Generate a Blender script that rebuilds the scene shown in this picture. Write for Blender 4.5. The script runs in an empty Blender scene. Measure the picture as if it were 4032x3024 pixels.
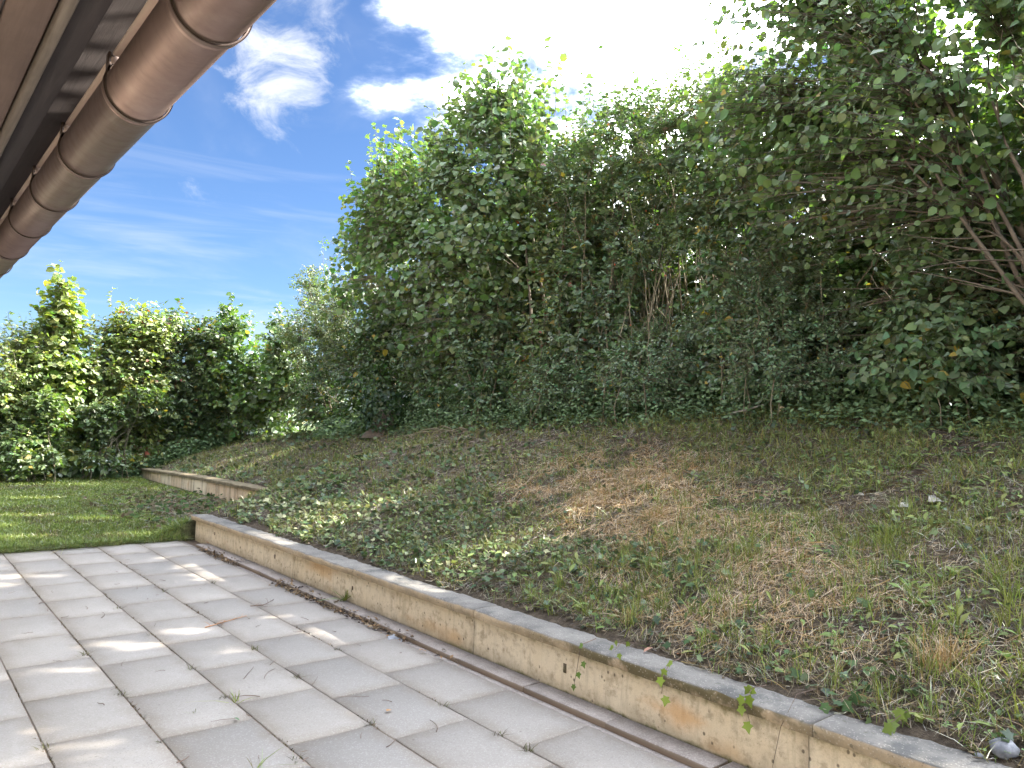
import bpy, math, random
import numpy as np
from mathutils import Matrix, Vector

rng = np.random.default_rng(11)
random.seed(5)
S = bpy.context.scene
COL = S.collection
R = math.radians

# ------------------------------------------------------------------ camera
CAM_H = 1.42
yaw, pitch, roll = R(39.613), R(2.894), R(1.661)
fw = np.array([math.sin(yaw) * math.cos(pitch), math.cos(yaw) * math.cos(pitch), math.sin(pitch)])
rt = np.array([math.cos(yaw), -math.sin(yaw), 0.0])
up = np.cross(rt, fw)
rt = rt * math.cos(roll) + up * math.sin(roll)
up = np.cross(rt, fw)
cam_d = bpy.data.cameras.new('camera')
cam = bpy.data.objects.new('camera', cam_d)
COL.objects.link(cam)
cam.matrix_world = Matrix(((rt[0], up[0], -fw[0], 0), (rt[1], up[1], -fw[1], 0), (rt[2], up[2], -fw[2], CAM_H), (0, 0, 0, 1)))
cam_d.sensor_width = 36.0
cam_d.lens = 26.98
cam_d.clip_start = 0.05
cam_d.clip_end = 3000
S.camera = cam

# ------------------------------------------------------------------ sky, sun, exposure
SUN_AZ, SUN_EL = R(105), R(33)          # azimuth from +Y towards +X
SUN = np.array([math.sin(SUN_AZ) * math.cos(SUN_EL), math.cos(SUN_AZ) * math.cos(SUN_EL), math.sin(SUN_EL)])
SKY_STRENGTH = 0.060
EXPOSURE = 2.5


class NT:
    """small helper around a node tree"""
    def __init__(s, tree):
        s.t = tree
        s.n = tree.nodes
        s.l = tree.links

    def node(s, typ, **kw):
        n = s.n.new(typ)
        for k, v in kw.items():
            setattr(n, k, v)
        return n

    def link(s, a, b):
        s.l.new(a, b)

    def put(s, sock, v):
        if v is None:
            return
        if isinstance(v, bpy.types.NodeSocket):
            s.l.new(v, sock)
        else:
            sock.default_value = v

    def math(s, op, a, b=None, c=None, clamp=False):
        n = s.node('ShaderNodeMath', operation=op, use_clamp=clamp)
        for i, v in enumerate((a, b, c)):
            s.put(n.inputs[i], v)
        return n.outputs[0]

    def vmath(s, op, a, b=None, scale=None):
        n = s.node('ShaderNodeVectorMath', operation=op)
        s.put(n.inputs[0], a)
        s.put(n.inputs[1], b)
        if scale is not None:
            s.put(n.inputs['Scale'], scale)
        return n.outputs['Value'] if op in ('DOT_PRODUCT', 'LENGTH', 'DISTANCE') else n.outputs[0]

    def noise(s, vec, scale, detail=4, rough=0.55, dist=0.0, dims='3D'):
        n = s.node('ShaderNodeTexNoise', noise_dimensions=dims)
        s.put(n.inputs['Vector'], vec)
        n.inputs['Scale'].default_value = scale
        n.inputs['Detail'].default_value = detail
        n.inputs['Roughness'].default_value = rough
        n.inputs['Distortion'].default_value = dist
        return n.outputs['Fac']

    def voronoi(s, vec, scale, feature='F1', out='Distance'):
        n = s.node('ShaderNodeTexVoronoi', feature=feature)
        s.put(n.inputs['Vector'], vec)
        n.inputs['Scale'].default_value = scale
        return n.outputs[out]

    def ramp(s, fac, lo, hi, a=0.0, b=1.0):
        n = s.node('ShaderNodeMapRange', interpolation_type='SMOOTHSTEP')
        s.put(n.inputs['Value'], fac)
        for k, v in (('From Min', lo), ('From Max', hi), ('To Min', a), ('To Max', b)):
            s.put(n.inputs[k], v)
        return n.outputs[0]

    def mix(s, fac, a, b, blend='MIX'):
        n = s.node('ShaderNodeMix', data_type='RGBA', blend_type=blend)
        s.put(n.inputs[0], fac)
        for i, v in ((6, a), (7, b)):
            s.put(n.inputs[i], (*v, 1.0) if isinstance(v, tuple) and len(v) == 3 else v)
        return n.outputs[2]

    def xyz(s, v):
        n = s.node('ShaderNodeSeparateXYZ')
        s.put(n.inputs[0], v)
        return n.outputs

    def comb(s, x, y, z):
        n = s.node('ShaderNodeCombineXYZ')
        for i, v in enumerate((x, y, z)):
            s.put(n.inputs[i], v)
        return n.outputs[0]

    def bump(s, height, strength=0.3, distance=0.01):
        n = s.node('ShaderNodeBump')
        n.inputs['Strength'].default_value = strength
        n.inputs['Distance'].default_value = distance
        s.put(n.inputs['Height'], height)
        return n.outputs[0]


world = bpy.data.worlds.new('World')
S.world = world
world.use_nodes = True
w = NT(world.node_tree)
w.n.clear()
sky = w.node('ShaderNodeTexSky', sky_type='NISHITA')
sky.sun_disc = False
sky.sun_elevation = SUN_EL
sky.sun_rotation = SUN_AZ
sky.altitude = 300
sky.air_density = 1.0
sky.dust_density = 0.25
sky.ozone_density = 3.0
d = w.node('ShaderNodeTexCoord').outputs['Generated']
dx, dy, dz = w.xyz(d)
den = w.math('ADD', w.math('MAXIMUM', dz, 0.0), 0.12)
flat = w.comb(w.math('DIVIDE', dx, den), w.math('DIVIDE', dy, den), 0.0)
cs = w.vmath('DOT_PRODUCT', d, tuple(SUN))
# heaped cloud bank climbing towards the sun side, unseen broken cloud added for fill light
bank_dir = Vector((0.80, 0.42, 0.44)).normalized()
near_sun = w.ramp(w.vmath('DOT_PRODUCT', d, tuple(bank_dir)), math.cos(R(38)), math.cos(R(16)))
gap_dir = Vector((0.335, 0.92, 0.21)).normalized()          # clear stretch left in the added cloud field over the lawn end
fill_field = w.math('MULTIPLY', w.ramp(dz, 0.0, 0.22), w.ramp(w.vmath('DOT_PRODUCT', d, tuple(gap_dir)), math.cos(R(32)), math.cos(R(58))))
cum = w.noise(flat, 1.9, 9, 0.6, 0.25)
thr = w.math('SUBTRACT', 0.70, w.math('MAXIMUM', w.math('MULTIPLY', near_sun, 0.36), w.math('MULTIPLY', fill_field, 0.30)))
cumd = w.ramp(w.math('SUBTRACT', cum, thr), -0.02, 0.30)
# two single puffs further from the sun
def puff(dirv, tight, amount):
    v = Vector(dirv).normalized()
    c = w.vmath('DOT_PRODUCT', d, tuple(v))
    g = w.ramp(c, math.cos(R(tight)), 1.0)
    nz = w.noise(w.vmath('MULTIPLY', d, (1.0, 1.0, 1.5)), 12.0, 9, 0.66, 0.6)
    return w.ramp(w.math('ADD', w.math('MULTIPLY', g, 0.34), nz), 0.62, 1.0, 0.0, amount)
puffs = w.math('MAXIMUM', puff((0.338, 0.845, 0.395), 5.0, 0.85), puff((0.34, 0.80, 0.49), 4.2, 0.5))
# long thin streaks low over the hedge
strk_v = w.comb(w.math('MULTIPLY', w.math('ARCTAN2', dx, dy), 1.6), w.math('MULTIPLY', dz, 19.0), w.math('MULTIPLY', w.math('ARCTAN2', dx, dy), 0.4))
strk = w.ramp(w.noise(strk_v, 1.5, 7, 0.55, 0.8), 0.47, 0.80, 0.0, 0.40)
strk = w.math('MULTIPLY', strk, w.ramp(dz, 0.42, 0.10))
veil = w.ramp(w.noise(flat, 0.8, 6, 0.6, 0.6), 0.45, 0.8, 0.0, 0.35)
wisp = w.math('MAXIMUM', strk, veil)
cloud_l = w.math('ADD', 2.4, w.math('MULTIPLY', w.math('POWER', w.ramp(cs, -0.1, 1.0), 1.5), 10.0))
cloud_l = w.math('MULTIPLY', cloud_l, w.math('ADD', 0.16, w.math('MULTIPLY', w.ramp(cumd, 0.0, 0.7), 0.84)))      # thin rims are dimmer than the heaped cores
skyc = w.mix(1.0, sky.outputs[0], (0.44, 0.52, 0.64), 'MULTIPLY')
k = 1.0 / SKY_STRENGTH
def lum(v):
    return w.comb(w.math('MULTIPLY', v, 1.0 * k * 0.52), w.math('MULTIPLY', v, 1.02 * k * 0.52), w.math('MULTIPLY', v, 1.06 * k * 0.52))
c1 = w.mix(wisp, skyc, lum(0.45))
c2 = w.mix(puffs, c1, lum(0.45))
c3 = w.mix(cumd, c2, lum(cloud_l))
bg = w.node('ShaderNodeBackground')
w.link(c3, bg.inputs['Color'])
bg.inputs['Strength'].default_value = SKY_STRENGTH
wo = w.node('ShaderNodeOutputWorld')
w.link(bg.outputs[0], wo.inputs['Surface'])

sun_d = bpy.data.lights.new('sun', 'SUN')
sun_d.energy = 5.0
sun_d.angle = R(0.53)
sun_d.color = (1.0, 0.90, 0.74)
sun = bpy.data.objects.new('sun', sun_d)
COL.objects.link(sun)
sun.rotation_euler = Vector(-SUN).to_track_quat('-Z', 'Y').to_euler()
sun.location = (12, 0, 12)

S.view_settings.view_transform = 'Standard'
S.view_settings.look = 'None'
S.view_settings.exposure = EXPOSURE
S.view_settings.gamma = 1.0
S.view_settings.use_curve_mapping = False
S.cycles.max_bounces = 10
S.cycles.diffuse_bounces = 7
S.cycles.caustics_reflective = False
S.cycles.caustics_refractive = False
S.cycles.glossy_bounces = 3
S.cycles.transmission_bounces = 6
S.cycles.sample_clamp_indirect = 6.0
S.cycles.use_denoising = True

# ------------------------------------------------------------------ numpy noise
def _hash(ix, iy, iz, seed):
    n = (ix * 374761393 + iy * 668265263 + iz * 2147483647 + seed * 974634777) & 0xFFFFFFFF
    n = ((n ^ (n >> 13)) * 1274126177) & 0xFFFFFFFF
    return ((n ^ (n >> 16)) & 0xFFFF) / 65535.0

def vnoise(x, y, z=0.0, seed=0):
    x, y, z = np.broadcast_arrays(np.asarray(x, float), np.asarray(y, float), np.asarray(z, float))
    ix, iy, iz = (np.floor(v).astype(np.int64) for v in (x, y, z))
    fx, fy, fz = x - ix, y - iy, z - iz
    fx, fy, fz = (v * v * (3 - 2 * v) for v in (fx, fy, fz))
    out = 0
    for a in (0, 1):
        for b in (0, 1):
            for c in (0, 1):
                wgt = (fx if a else 1 - fx) * (fy if b else 1 - fy) * (fz if c else 1 - fz)
                out = out + wgt * _hash(ix + a, iy + b, iz + c, seed)
    return out

def fbm(x, y, z=0.0, seed=0, oct=4):
    t, amp, tot = 0, 1.0, 0.0
    for i in range(oct):
        t = t + amp * vnoise(np.asarray(x) * 2 ** i, np.asarray(y) * 2 ** i, np.asarray(z) * 2 ** i, seed + i * 17)
        tot += amp
        amp *= 0.5
    return t / tot

def sstep(a, b, x):
    t = np.clip((np.asarray(x, float) - a) / (b - a), 0, 1)
    return t * t * (3 - 2 * t)

# ------------------------------------------------------------------ mesh helpers
def tag(o, label=None, cat=None, group=None, kind=None):
    for kk, v in (('label', label), ('category', cat), ('group', group), ('kind', kind)):
        if v:
            o[kk] = v
    return o

def link(o, parent=None):
    COL.objects.link(o)
    if parent is not None:
        o.parent = parent
        o.matrix_parent_inverse = parent.matrix_world.inverted()
    return o

def empty(name, loc, rz=0.0):
    o = bpy.data.objects.new(name, None)
    o.empty_display_size = 0.1
    COL.objects.link(o)
    o.matrix_world = Matrix.Translation(loc) @ Matrix.Rotation(rz, 4, 'Z')
    o.location = loc
    o.rotation_euler = (0, 0, rz)
    return o

def mesh_np(name, verts, faces, mat, cols=None, smooth=False):
    """faces: int array (n,3) or (n,4)"""
    me = bpy.data.meshes.new(name)
    verts = np.ascontiguousarray(verts, dtype=np.float32)
    faces = np.ascontiguousarray(faces, dtype=np.int32)
    nv, (nf, fs) = len(verts), faces.shape
    me.vertices.add(nv)
    me.vertices.foreach_set('co', verts.ravel())
    me.loops.add(nf * fs)
    me.loops.foreach_set('vertex_index', faces.ravel())
    me.polygons.add(nf)
    me.polygons.foreach_set('loop_start', np.arange(0, nf * fs, fs, dtype=np.int32))
    me.polygons.foreach_set('loop_total', np.full(nf, fs, dtype=np.int32))
    if smooth:
        me.polygons.foreach_set('use_smooth', np.ones(nf, dtype=bool))
    if cols is not None:
        at = me.attributes.new('Col', 'FLOAT_COLOR', 'POINT')
        c4 = np.ones((nv, 4), dtype=np.float32)
        c4[:, :3] = cols
        at.data.foreach_set('color', c4.ravel())
    me.update(calc_edges=True)
    me.validate()
    if mat is not None:
        me.materials.append(mat)
    return me

def obj_np(name, verts, faces, mat, parent=None, cols=None, smooth=False):
    return link(bpy.data.objects.new(name, mesh_np(name, verts, faces, mat, cols, smooth)), parent)

BOXF = np.array([[0, 3, 2, 1], [4, 5, 6, 7], [0, 1, 5, 4], [1, 2, 6, 5], [2, 3, 7, 6], [3, 0, 4, 7]])

def box_v(x0, x1, y0, y1, z0, z1):
    return np.array([[x0, y0, z0], [x1, y0, z0], [x1, y1, z0], [x0, y1, z0], [x0, y0, z1], [x1, y0, z1], [x1, y1, z1], [x0, y1, z1]], float)

def bevel(o, width, seg=2):
    m = o.modifiers.new('bevel', 'BEVEL')
    m.width = width
    m.segments = seg
    m.limit_method = 'ANGLE'
    return o

def grid_mesh(P):
    """P: (n,m,3) -> verts, quads"""
    n, m = P.shape[:2]
    i = np.arange(n * m).reshape(n, m)
    f = np.stack([i[:-1, :-1], i[1:, :-1], i[1:, 1:], i[:-1, 1:]], -1).reshape(-1, 4)
    return P.reshape(-1, 3), f

def tubes(P, rad, sides=4):
    """P (n,k,3) polylines, rad (n,k) -> verts, quads"""
    P = np.asarray(P, float)
    n, kk = P.shape[:2]
    T = np.gradient(P, axis=1)
    T /= np.linalg.norm(T, axis=2, keepdims=True) + 1e-9
    ref = np.where(np.abs(T[..., 2:3]) > 0.9, np.array([1.0, 0, 0]), np.array([0, 0, 1.0]))
    A = np.cross(T, ref)
    A /= np.linalg.norm(A, axis=2, keepdims=True) + 1e-9
    B = np.cross(T, A)
    an = np.arange(sides) * 2 * np.pi / sides
    V = P[:, :, None, :] + rad[:, :, None, None] * (A[:, :, None, :] * np.cos(an)[None, None, :, None] + B[:, :, None, :] * np.sin(an)[None, None, :, None])
    idx = np.arange(n * kk * sides).reshape(n, kk, sides)
    nx = np.roll(idx, -1, axis=2)
    F = np.stack([idx[:, :-1], nx[:, :-1], nx[:, 1:], idx[:, 1:]], -1).reshape(-1, 4)
    return V.reshape(-1, 3), F

def unit(v):
    return v / (np.linalg.norm(v, axis=-1, keepdims=True) + 1e-9)

def leaf_template(pts, fold=0.12, droop=0.15):
    """pts: half outline (w, y) from base to tip -> folded, drooping blade. x across, y along, z normal"""
    mid = [(0.0, 0.0)] + [(0.0, y) for _, y in pts] + [(0.0, 1.0)]
    V, F = [], []
    ys = [0.0] + [y for _, y in pts] + [1.0]
    for y in ys:
        V.append((0.0, y, -droop * y * y))
    nm = len(ys)
    for sgn in (-1, 1):
        st = len(V)
        for wd, y in pts:
            V.append((sgn * wd, y, fold * wd * 2 - droop * y * y))
        for i in range(len(pts)):
            a, b = i, i + 1
            if i == 0:
                F.append((0, 1, st) if sgn < 0 else (0, st, 1))
            if i < len(pts) - 1:
                F.append((i + 1, i + 2, st + i + 1) if sgn < 0 else (i + 1, st + i + 1, i + 2))
                F.append((i + 1, st + i + 1, st + i) if sgn < 0 else (i + 1, st + i, st + i + 1))
            else:
                F.append((i + 1, nm - 1, st + i) if sgn < 0 else (i + 1, st + i, nm - 1))
    return np.array(V), np.array(F)

OVATE = leaf_template([(0.30, 0.28), (0.25, 0.65)], 0.10, 0.22)
OVATE_S = (np.array([(0, 0, 0), (0, 1.0, -0.12), (-0.30, 0.42, 0.06), (0.30, 0.42, 0.06)]), np.array([(0, 1, 2), (0, 3, 1)]))   # folded along the midrib
ROUND = leaf_template([(0.42, 0.20), (0.42, 0.66)], 0.14, 0.20)
BROAD = leaf_template([(0.12, 0.25), (0.19, 0.6)], 0.12, 0.35)
_iv = [(0.0, -0.08), (0.30, -0.12), (0.26, 0.10), (0.52, 0.30), (0.24, 0.46), (0.0, 0.92), (-0.24, 0.46), (-0.52, 0.30), (-0.26, 0.10), (-0.30, -0.12)]
IVY = (np.array([(0, 0.15, 0.0)] + [(x, y, 0.05 * abs(x) - 0.1 * y * y) for x, y in _iv]),
       np.array([(0, 1 + i, 1 + (i + 1) % len(_iv)) for i in range(len(_iv))]))
_c = [(0.30 * math.sin(a + o), 0.30 * math.cos(a + o)) for a in (0, 2.1, 4.2) for o in (-0.55, 0, 0.55)]
CLOVER = (np.array([(0, 0, 0)] + [(x * (1.25 if i % 3 == 1 else 1.0), y * (1.25 if i % 3 == 1 else 1.0), 0.03) for i, (x, y) in enumerate(_c)]),
          np.array([t for b in (1, 4, 7) for t in ((0, b + 1, b), (0, b + 2, b + 1))]))
def _rose():
    V, F = [], []
    b, f = OVATE_S
    for (ox, oy, ang, sc) in ((0, .52, 0, .50), (-.05, .30, 1.0, .46), (.05, .30, -1.0, .46)):
        c_, s_ = math.cos(ang), math.sin(ang)
        vv = b * sc
        st = len(V)
        for q in vv:
            V.append((ox + c_ * q[0] - s_ * q[1], oy + s_ * q[0] + c_ * q[1], q[2]))
        F += [tuple(np.array(t) + st) for t in f]
    return np.array(V), np.array(F)
ROSE = _rose()

def scatter(tpl, P, D, N, size, cols, wid=None):
    """leaf instances baked into one vertex array"""
    tv, tf = tpl
    D = unit(D)
    N = unit(N - D * np.sum(N * D, -1, keepdims=True))
    X = np.cross(D, N)
    wid = np.ones(len(P)) if wid is None else wid
    V = P[:, None, :] + size[:, None, None] * (tv[None, :, 0:1] * X[:, None, :] * wid[:, None, None] + tv[None, :, 1:2] * D[:, None, :] + tv[None, :, 2:3] * N[:, None, :])
    F = (tf[None] + (np.arange(len(P)) * len(tv))[:, None, None]).reshape(-1, 3)
    C = np.repeat(cols, len(tv), axis=0)
    return V.reshape(-1, 3), F, C

def join(parts):
    V, F, C, o = [], [], [], 0
    for v, f, c in parts:
        V.append(v); F.append(f + o); C.append(c)
        o += len(v)
    return np.concatenate(V), np.concatenate(F), np.concatenate(C)

# ------------------------------------------------------------------ materials
def new_mat(name):
    m = bpy.data.materials.new(name)
    m.use_nodes = True
    m.node_tree.nodes.clear()
    t = NT(m.node_tree)
    out = t.node('ShaderNodeOutputMaterial')
    return m, t, out

def pbsdf(t, out, col, rough=0.8, metal=0.0, normal=None, spec=0.5):
    b = t.node('ShaderNodeBsdfPrincipled')
    t.put(b.inputs['Base Color'], (*col, 1) if isinstance(col, tuple) else col)
    t.put(b.inputs['Roughness'], rough)
    t.put(b.inputs['Metallic'], metal)
    b.inputs['Specular IOR Level'].default_value = spec
    if normal is not None:
        t.link(normal, b.inputs['Normal'])
    t.link(b.outputs[0], out.inputs['Surface'])
    return b

def leaf_mat(name, trans=0.42, gloss=0.10, rough=0.38, tcol=(1.2, 1.32, 0.5), cap=0.14):
    m, t, out = new_mat(name)
    a = t.node('ShaderNodeAttribute', attribute_name='Col')
    col = a.outputs['Color']
    tc = t.mix(1.0, col, tcol, 'MULTIPLY')
    df = t.node('ShaderNodeBsdfDiffuse')
    t.link(col, df.inputs['Color'])
    tr = t.node('ShaderNodeBsdfTranslucent')
    t.link(tc, tr.inputs['Color'])
    mx = t.node('ShaderNodeMixShader')
    mx.inputs[0].default_value = trans
    t.link(df.outputs[0], mx.inputs[1])
    t.link(tr.outputs[0], mx.inputs[2])
    gl = t.node('ShaderNodeBsdfGlossy')
    gl.inputs['Roughness'].default_value = rough
    gl.inputs['Color'].default_value = (0.9, 0.95, 1.0, 1)
    lw = t.node('ShaderNodeFresnel')
    lw.inputs['IOR'].default_value = 1.4
    fac = t.math('MULTIPLY', lw.outputs[0], gloss * 4)
    fac = t.math('MINIMUM', fac, cap)
    m2 = t.node('ShaderNodeMixShader')
    t.link(fac, m2.inputs[0])
    t.link(mx.outputs[0], m2.inputs[1])
    t.link(gl.outputs[0], m2.inputs[2])
    t.link(m2.outputs[0], out.inputs['Surface'])
    return m

M_LEAF = leaf_mat('leaf', 0.42, 0.26, 0.58, cap=0.20)
M_IVY = leaf_mat('ivy_leaf', 0.22, 0.16, 0.30)
M_GRASS = leaf_mat('grass_blade', 0.30, 0.05, 0.5, (1.2, 1.25, 0.6))
M_STRAW = leaf_mat('straw', 0.25, 0.04, 0.6, (1.1, 1.0, 0.8))

def bark_mat(name, c0, c1):
    m, t, out = new_mat(name)
    p = t.node('ShaderNodeNewGeometry').outputs['Position']
    n = t.noise(p, 14, 5, 0.65)
    n2 = t.noise(t.vmath('MULTIPLY', p, (1, 1, 0.2)), 60, 3)
    col = t.mix(t.ramp(n, 0.3, 0.7), c0, c1)
    pbsdf(t, out, col, 0.85, normal=t.bump(n2, 0.5, 0.01))
    return m
M_BARK = bark_mat('bark', (0.065, 0.056, 0.043), (0.145, 0.125, 0.098))
M_STEM = bark_mat('pale_stem', (0.075, 0.070, 0.045), (0.165, 0.148, 0.10))
M_TWIG = bark_mat('dry_twig', (0.05, 0.035, 0.028), (0.16, 0.11, 0.085))

# paving slab: exposed-aggregate concrete, tinted slab by slab, stained round its rim
m, t, out = new_mat('paving_slab'); M_SLAB = m
tc = t.node('ShaderNodeTexCoord').outputs['Object']
oi = t.node('ShaderNodeObjectInfo')
rnd = oi.outputs['Random']
pos = t.node('ShaderNodeNewGeometry').outputs['Position']
sx, sy, sz = t.xyz(tc)
ex = t.math('SUBTRACT', 0.2, t.math('ABSOLUTE', sx))
ey = t.math('SUBTRACT', 0.3, t.math('ABSOLUTE', sy))
edge = t.math('MINIMUM', ex, ey)
big = t.noise(pos, 2.2, 5, 0.6)
edge_n = t.math('ADD', edge, t.math('MULTIPLY', t.math('SUBTRACT', t.noise(pos, 9, 5, 0.65), 0.5), 0.16))
base = t.mix(t.ramp(rnd, 0.0, 1.0), (0.264, 0.250, 0.236), (0.198, 0.192, 0.187))
base = t.mix(t.ramp(big, 0.35, 0.7, 0.0, 0.35), base, (0.160, 0.150, 0.138))
rim = t.ramp(edge_n, 0.095, -0.02)
base = t.mix(t.math('MULTIPLY', rim, 0.5), base, (0.145, 0.118, 0.090))
ag = t.voronoi(pos, 190, out='Color')
agv = t.xyz(ag)[0]
base = t.mix(t.ramp(agv, 0.80, 0.95, 0.0, 0.40), base, (0.32, 0.32, 0.32))
base = t.mix(t.ramp(agv, 0.16, 0.04, 0.0, 0.5), base, (0.16, 0.15, 0.14))
fine = t.noise(pos, 260, 3, 0.7)
base = t.mix(t.ramp(fine, 0.35, 0.65, 0.25, 0.0), base, (0.20, 0.185, 0.17))
spots = t.voronoi(pos, 11, out='Distance')
sp = t.math('MULTIPLY', t.ramp(spots, 0.10, 0.03), t.ramp(t.noise(pos, 5, 2), 0.52, 0.62))
base = t.mix(t.math('MULTIPLY', sp, 0.7), base, (0.12, 0.11, 0.10))
pbsdf(t, out, base, 0.82, normal=t.bump(t.math('ADD', t.math('MULTIPLY', agv, 0.5), fine), 0.35, 0.004), spec=0.3)

# earth in joints and gully
m, t, out = new_mat('joint_earth'); M_JOINT = m
pos = t.node('ShaderNodeNewGeometry').outputs['Position']
n = t.noise(pos, 30, 5, 0.7)
col = t.mix(t.ramp(n, 0.35, 0.65), (0.105, 0.078, 0.058), (0.20, 0.15, 0.112))
col = t.mix(t.ramp(t.noise(pos, 3.5, 3), 0.64, 0.74), col, (0.07, 0.085, 0.03))
pbsdf(t, out, col, 0.95, normal=t.bump(n, 0.8, 0.01))

# pinkish edging strip
m, t, out = new_mat('edging_concrete'); M_EDGING = m
pos = t.node('ShaderNodeNewGeometry').outputs['Position']
geo = t.node('ShaderNodeNewGeometry')
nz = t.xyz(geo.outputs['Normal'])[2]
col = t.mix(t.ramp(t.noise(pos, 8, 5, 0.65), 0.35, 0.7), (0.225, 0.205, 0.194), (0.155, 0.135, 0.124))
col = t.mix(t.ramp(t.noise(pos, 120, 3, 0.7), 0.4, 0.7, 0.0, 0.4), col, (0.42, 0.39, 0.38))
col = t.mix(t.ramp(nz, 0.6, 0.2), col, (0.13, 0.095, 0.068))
pbsdf(t, out, col, 0.88, normal=t.bump(t.noise(pos, 150, 4, 0.7), 0.4, 0.004))

# cast retaining wall
m, t, out = new_mat('wall_concrete'); M_WALL = m
geo = t.node('ShaderNodeNewGeometry')
pos = geo.outputs['Position']
px_, py_, pz_ = t.xyz(pos)
col = t.mix(t.ramp(t.noise(pos, 2.0, 5, 0.6), 0.3, 0.7), (0.62, 0.525, 0.38), (0.68, 0.605, 0.48))
col = t.mix(t.ramp(t.noise(pos, 17, 5, 0.7), 0.46, 0.70, 0.0, 0.8), col, (0.33, 0.265, 0.185))
streak = t.noise(t.vmath('MULTIPLY', pos, (1, 1, 0.12)), 26, 4, 0.6)
col = t.mix(t.ramp(streak, 0.50, 0.72, 0.0, 0.50), col, (0.33, 0.28, 0.20))
rust = t.math('MULTIPLY', t.ramp(t.noise(t.vmath('MULTIPLY', pos, (1, 0.8, 1.6)), 1.7, 3, 0.5), 0.56, 0.70), 0.5)
col = t.mix(rust, col, (0.50, 0.27, 0.085))
rp = t.math('ADD', t.math('ABSOLUTE', t.math('MULTIPLY', t.math('SUBTRACT', py_, 2.22), 3.2)), t.math('ABSOLUTE', t.math('MULTIPLY', t.math('SUBTRACT', pz_, 0.13), 7.0)))
col = t.mix(t.ramp(t.math('ADD', rp, t.math('MULTIPLY', t.noise(pos, 9, 4, 0.6), 0.9)), 1.25, 0.55, 0.0, 0.65), col, (0.56, 0.31, 0.12))
spk = t.ramp(t.noise(pos, 85, 3, 0.6), 0.60, 0.72, 0.0, 0.55)
col = t.mix(t.math('MULTIPLY', spk, t.ramp(t.noise(pos, 4, 3), 0.38, 0.60)), col, (0.15, 0.12, 0.085))
low = t.ramp(t.math('ADD', pz_, t.math('MULTIPLY', t.noise(pos, 6, 4, 0.7), 0.20)), 0.22, 0.10)
col = t.mix(t.math('MULTIPLY', low, 0.6), col, (0.29, 0.25, 0.19))
moss_n = t.noise(pos, 9, 5, 0.7)
mtop = t.ramp(t.math('ADD', pz_, t.math('MULTIPLY', moss_n, 0.16)), 0.295, 0.345)
moss_w = t.ramp(t.noise(t.comb(py_, 0.0, 0.0), 0.9, 3), 0.40, 0.60)
near = t.ramp(py_, 5.5, 3.0)
moss_w = t.math('MAXIMUM', t.math('MULTIPLY', moss_w, 0.45), near)
col = t.mix(t.math('MULTIPLY', mtop, t.math('MULTIPLY', moss_w, 0.8)), col, (0.115, 0.105, 0.030))
mbot = t.ramp(t.math('ADD', pz_, t.math('MULTIPLY', moss_n, 0.09)), 0.085, 0.055)
col = t.mix(t.math('MULTIPLY', mbot, t.math('MULTIPLY', moss_w, 0.9)), col, (0.10, 0.105, 0.025))
pit_v = t.voronoi(t.vmath('MULTIPLY', pos, (1, 1, 0.8)), 24, out='Distance')
pit = t.math('MULTIPLY', t.ramp(pit_v, 0.20, 0.10), t.ramp(t.noise(pos, 7, 3), 0.42, 0.54))
col = t.mix(t.math('MULTIPLY', pit, 0.8), col, (0.075, 0.06, 0.045))
fine = t.noise(pos, 170, 4, 0.7)
col = t.mix(t.ramp(fine, 0.3, 0.6, 0.25, 0.0), col, (0.32, 0.265, 0.19))
hgt = t.math('SUBTRACT', t.math('MULTIPLY', fine, 0.5), t.math('MULTIPLY', pit, 1.0))
pbsdf(t, out, col, 0.9, normal=t.bump(hgt, 0.45, 0.006), spec=0.25)

# weathered coping
m, t, out = new_mat('coping_concrete'); M_COPING = m
geo = t.node('ShaderNodeNewGeometry')
pos = geo.outputs['Position']
px_, py_, pz_ = t.xyz(pos)
nz = t.xyz(geo.outputs['Normal'])[2]
top = t.ramp(nz, 0.3, 0.8)
colt = t.mix(t.ramp(t.noise(pos, 4, 5, 0.65), 0.3, 0.7), (0.125, 0.122, 0.118), (0.215, 0.208, 0.195))
colt = t.mix(t.ramp(t.noise(pos, 2.6, 5, 0.65), 0.48, 0.62, 0.0, 0.85), colt, (0.085, 0.088, 0.090))
cols_ = t.mix(t.ramp(t.noise(pos, 9, 5, 0.7), 0.35, 0.7), (0.40, 0.315, 0.21), (0.27, 0.22, 0.155))
dark = t.math('MULTIPLY', t.ramp(py_, 3.6, 2.6), t.ramp(py_, 1.2, 1.9))
dark = t.math('MULTIPLY', dark, t.ramp(t.noise(pos, 5, 4, 0.7), 0.35, 0.52))
cols_ = t.mix(t.math('MULTIPLY', dark, 0.85), cols_, (0.075, 0.066, 0.030))
col = t.mix(top, cols_, colt)
col = t.mix(t.ramp(t.voronoi(pos, 75, out='Distance'), 0.30, 0.12, 0.0, 0.35), col, (0.52, 0.49, 0.45))
lich = t.math('MULTIPLY', t.ramp(t.noise(pos, 40, 3, 0.7), 0.62, 0.68), 0.6)
col = t.mix(lich, col, (0.09, 0.085, 0.06))
pbsdf(t, out, col, 0.92, normal=t.bump(t.noise(pos, 90, 5, 0.75), 0.7, 0.008), spec=0.25)

M_COPING_MOSSY = bark_mat('mossy_coping', (0.10, 0.085, 0.05), (0.20, 0.165, 0.11))
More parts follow.
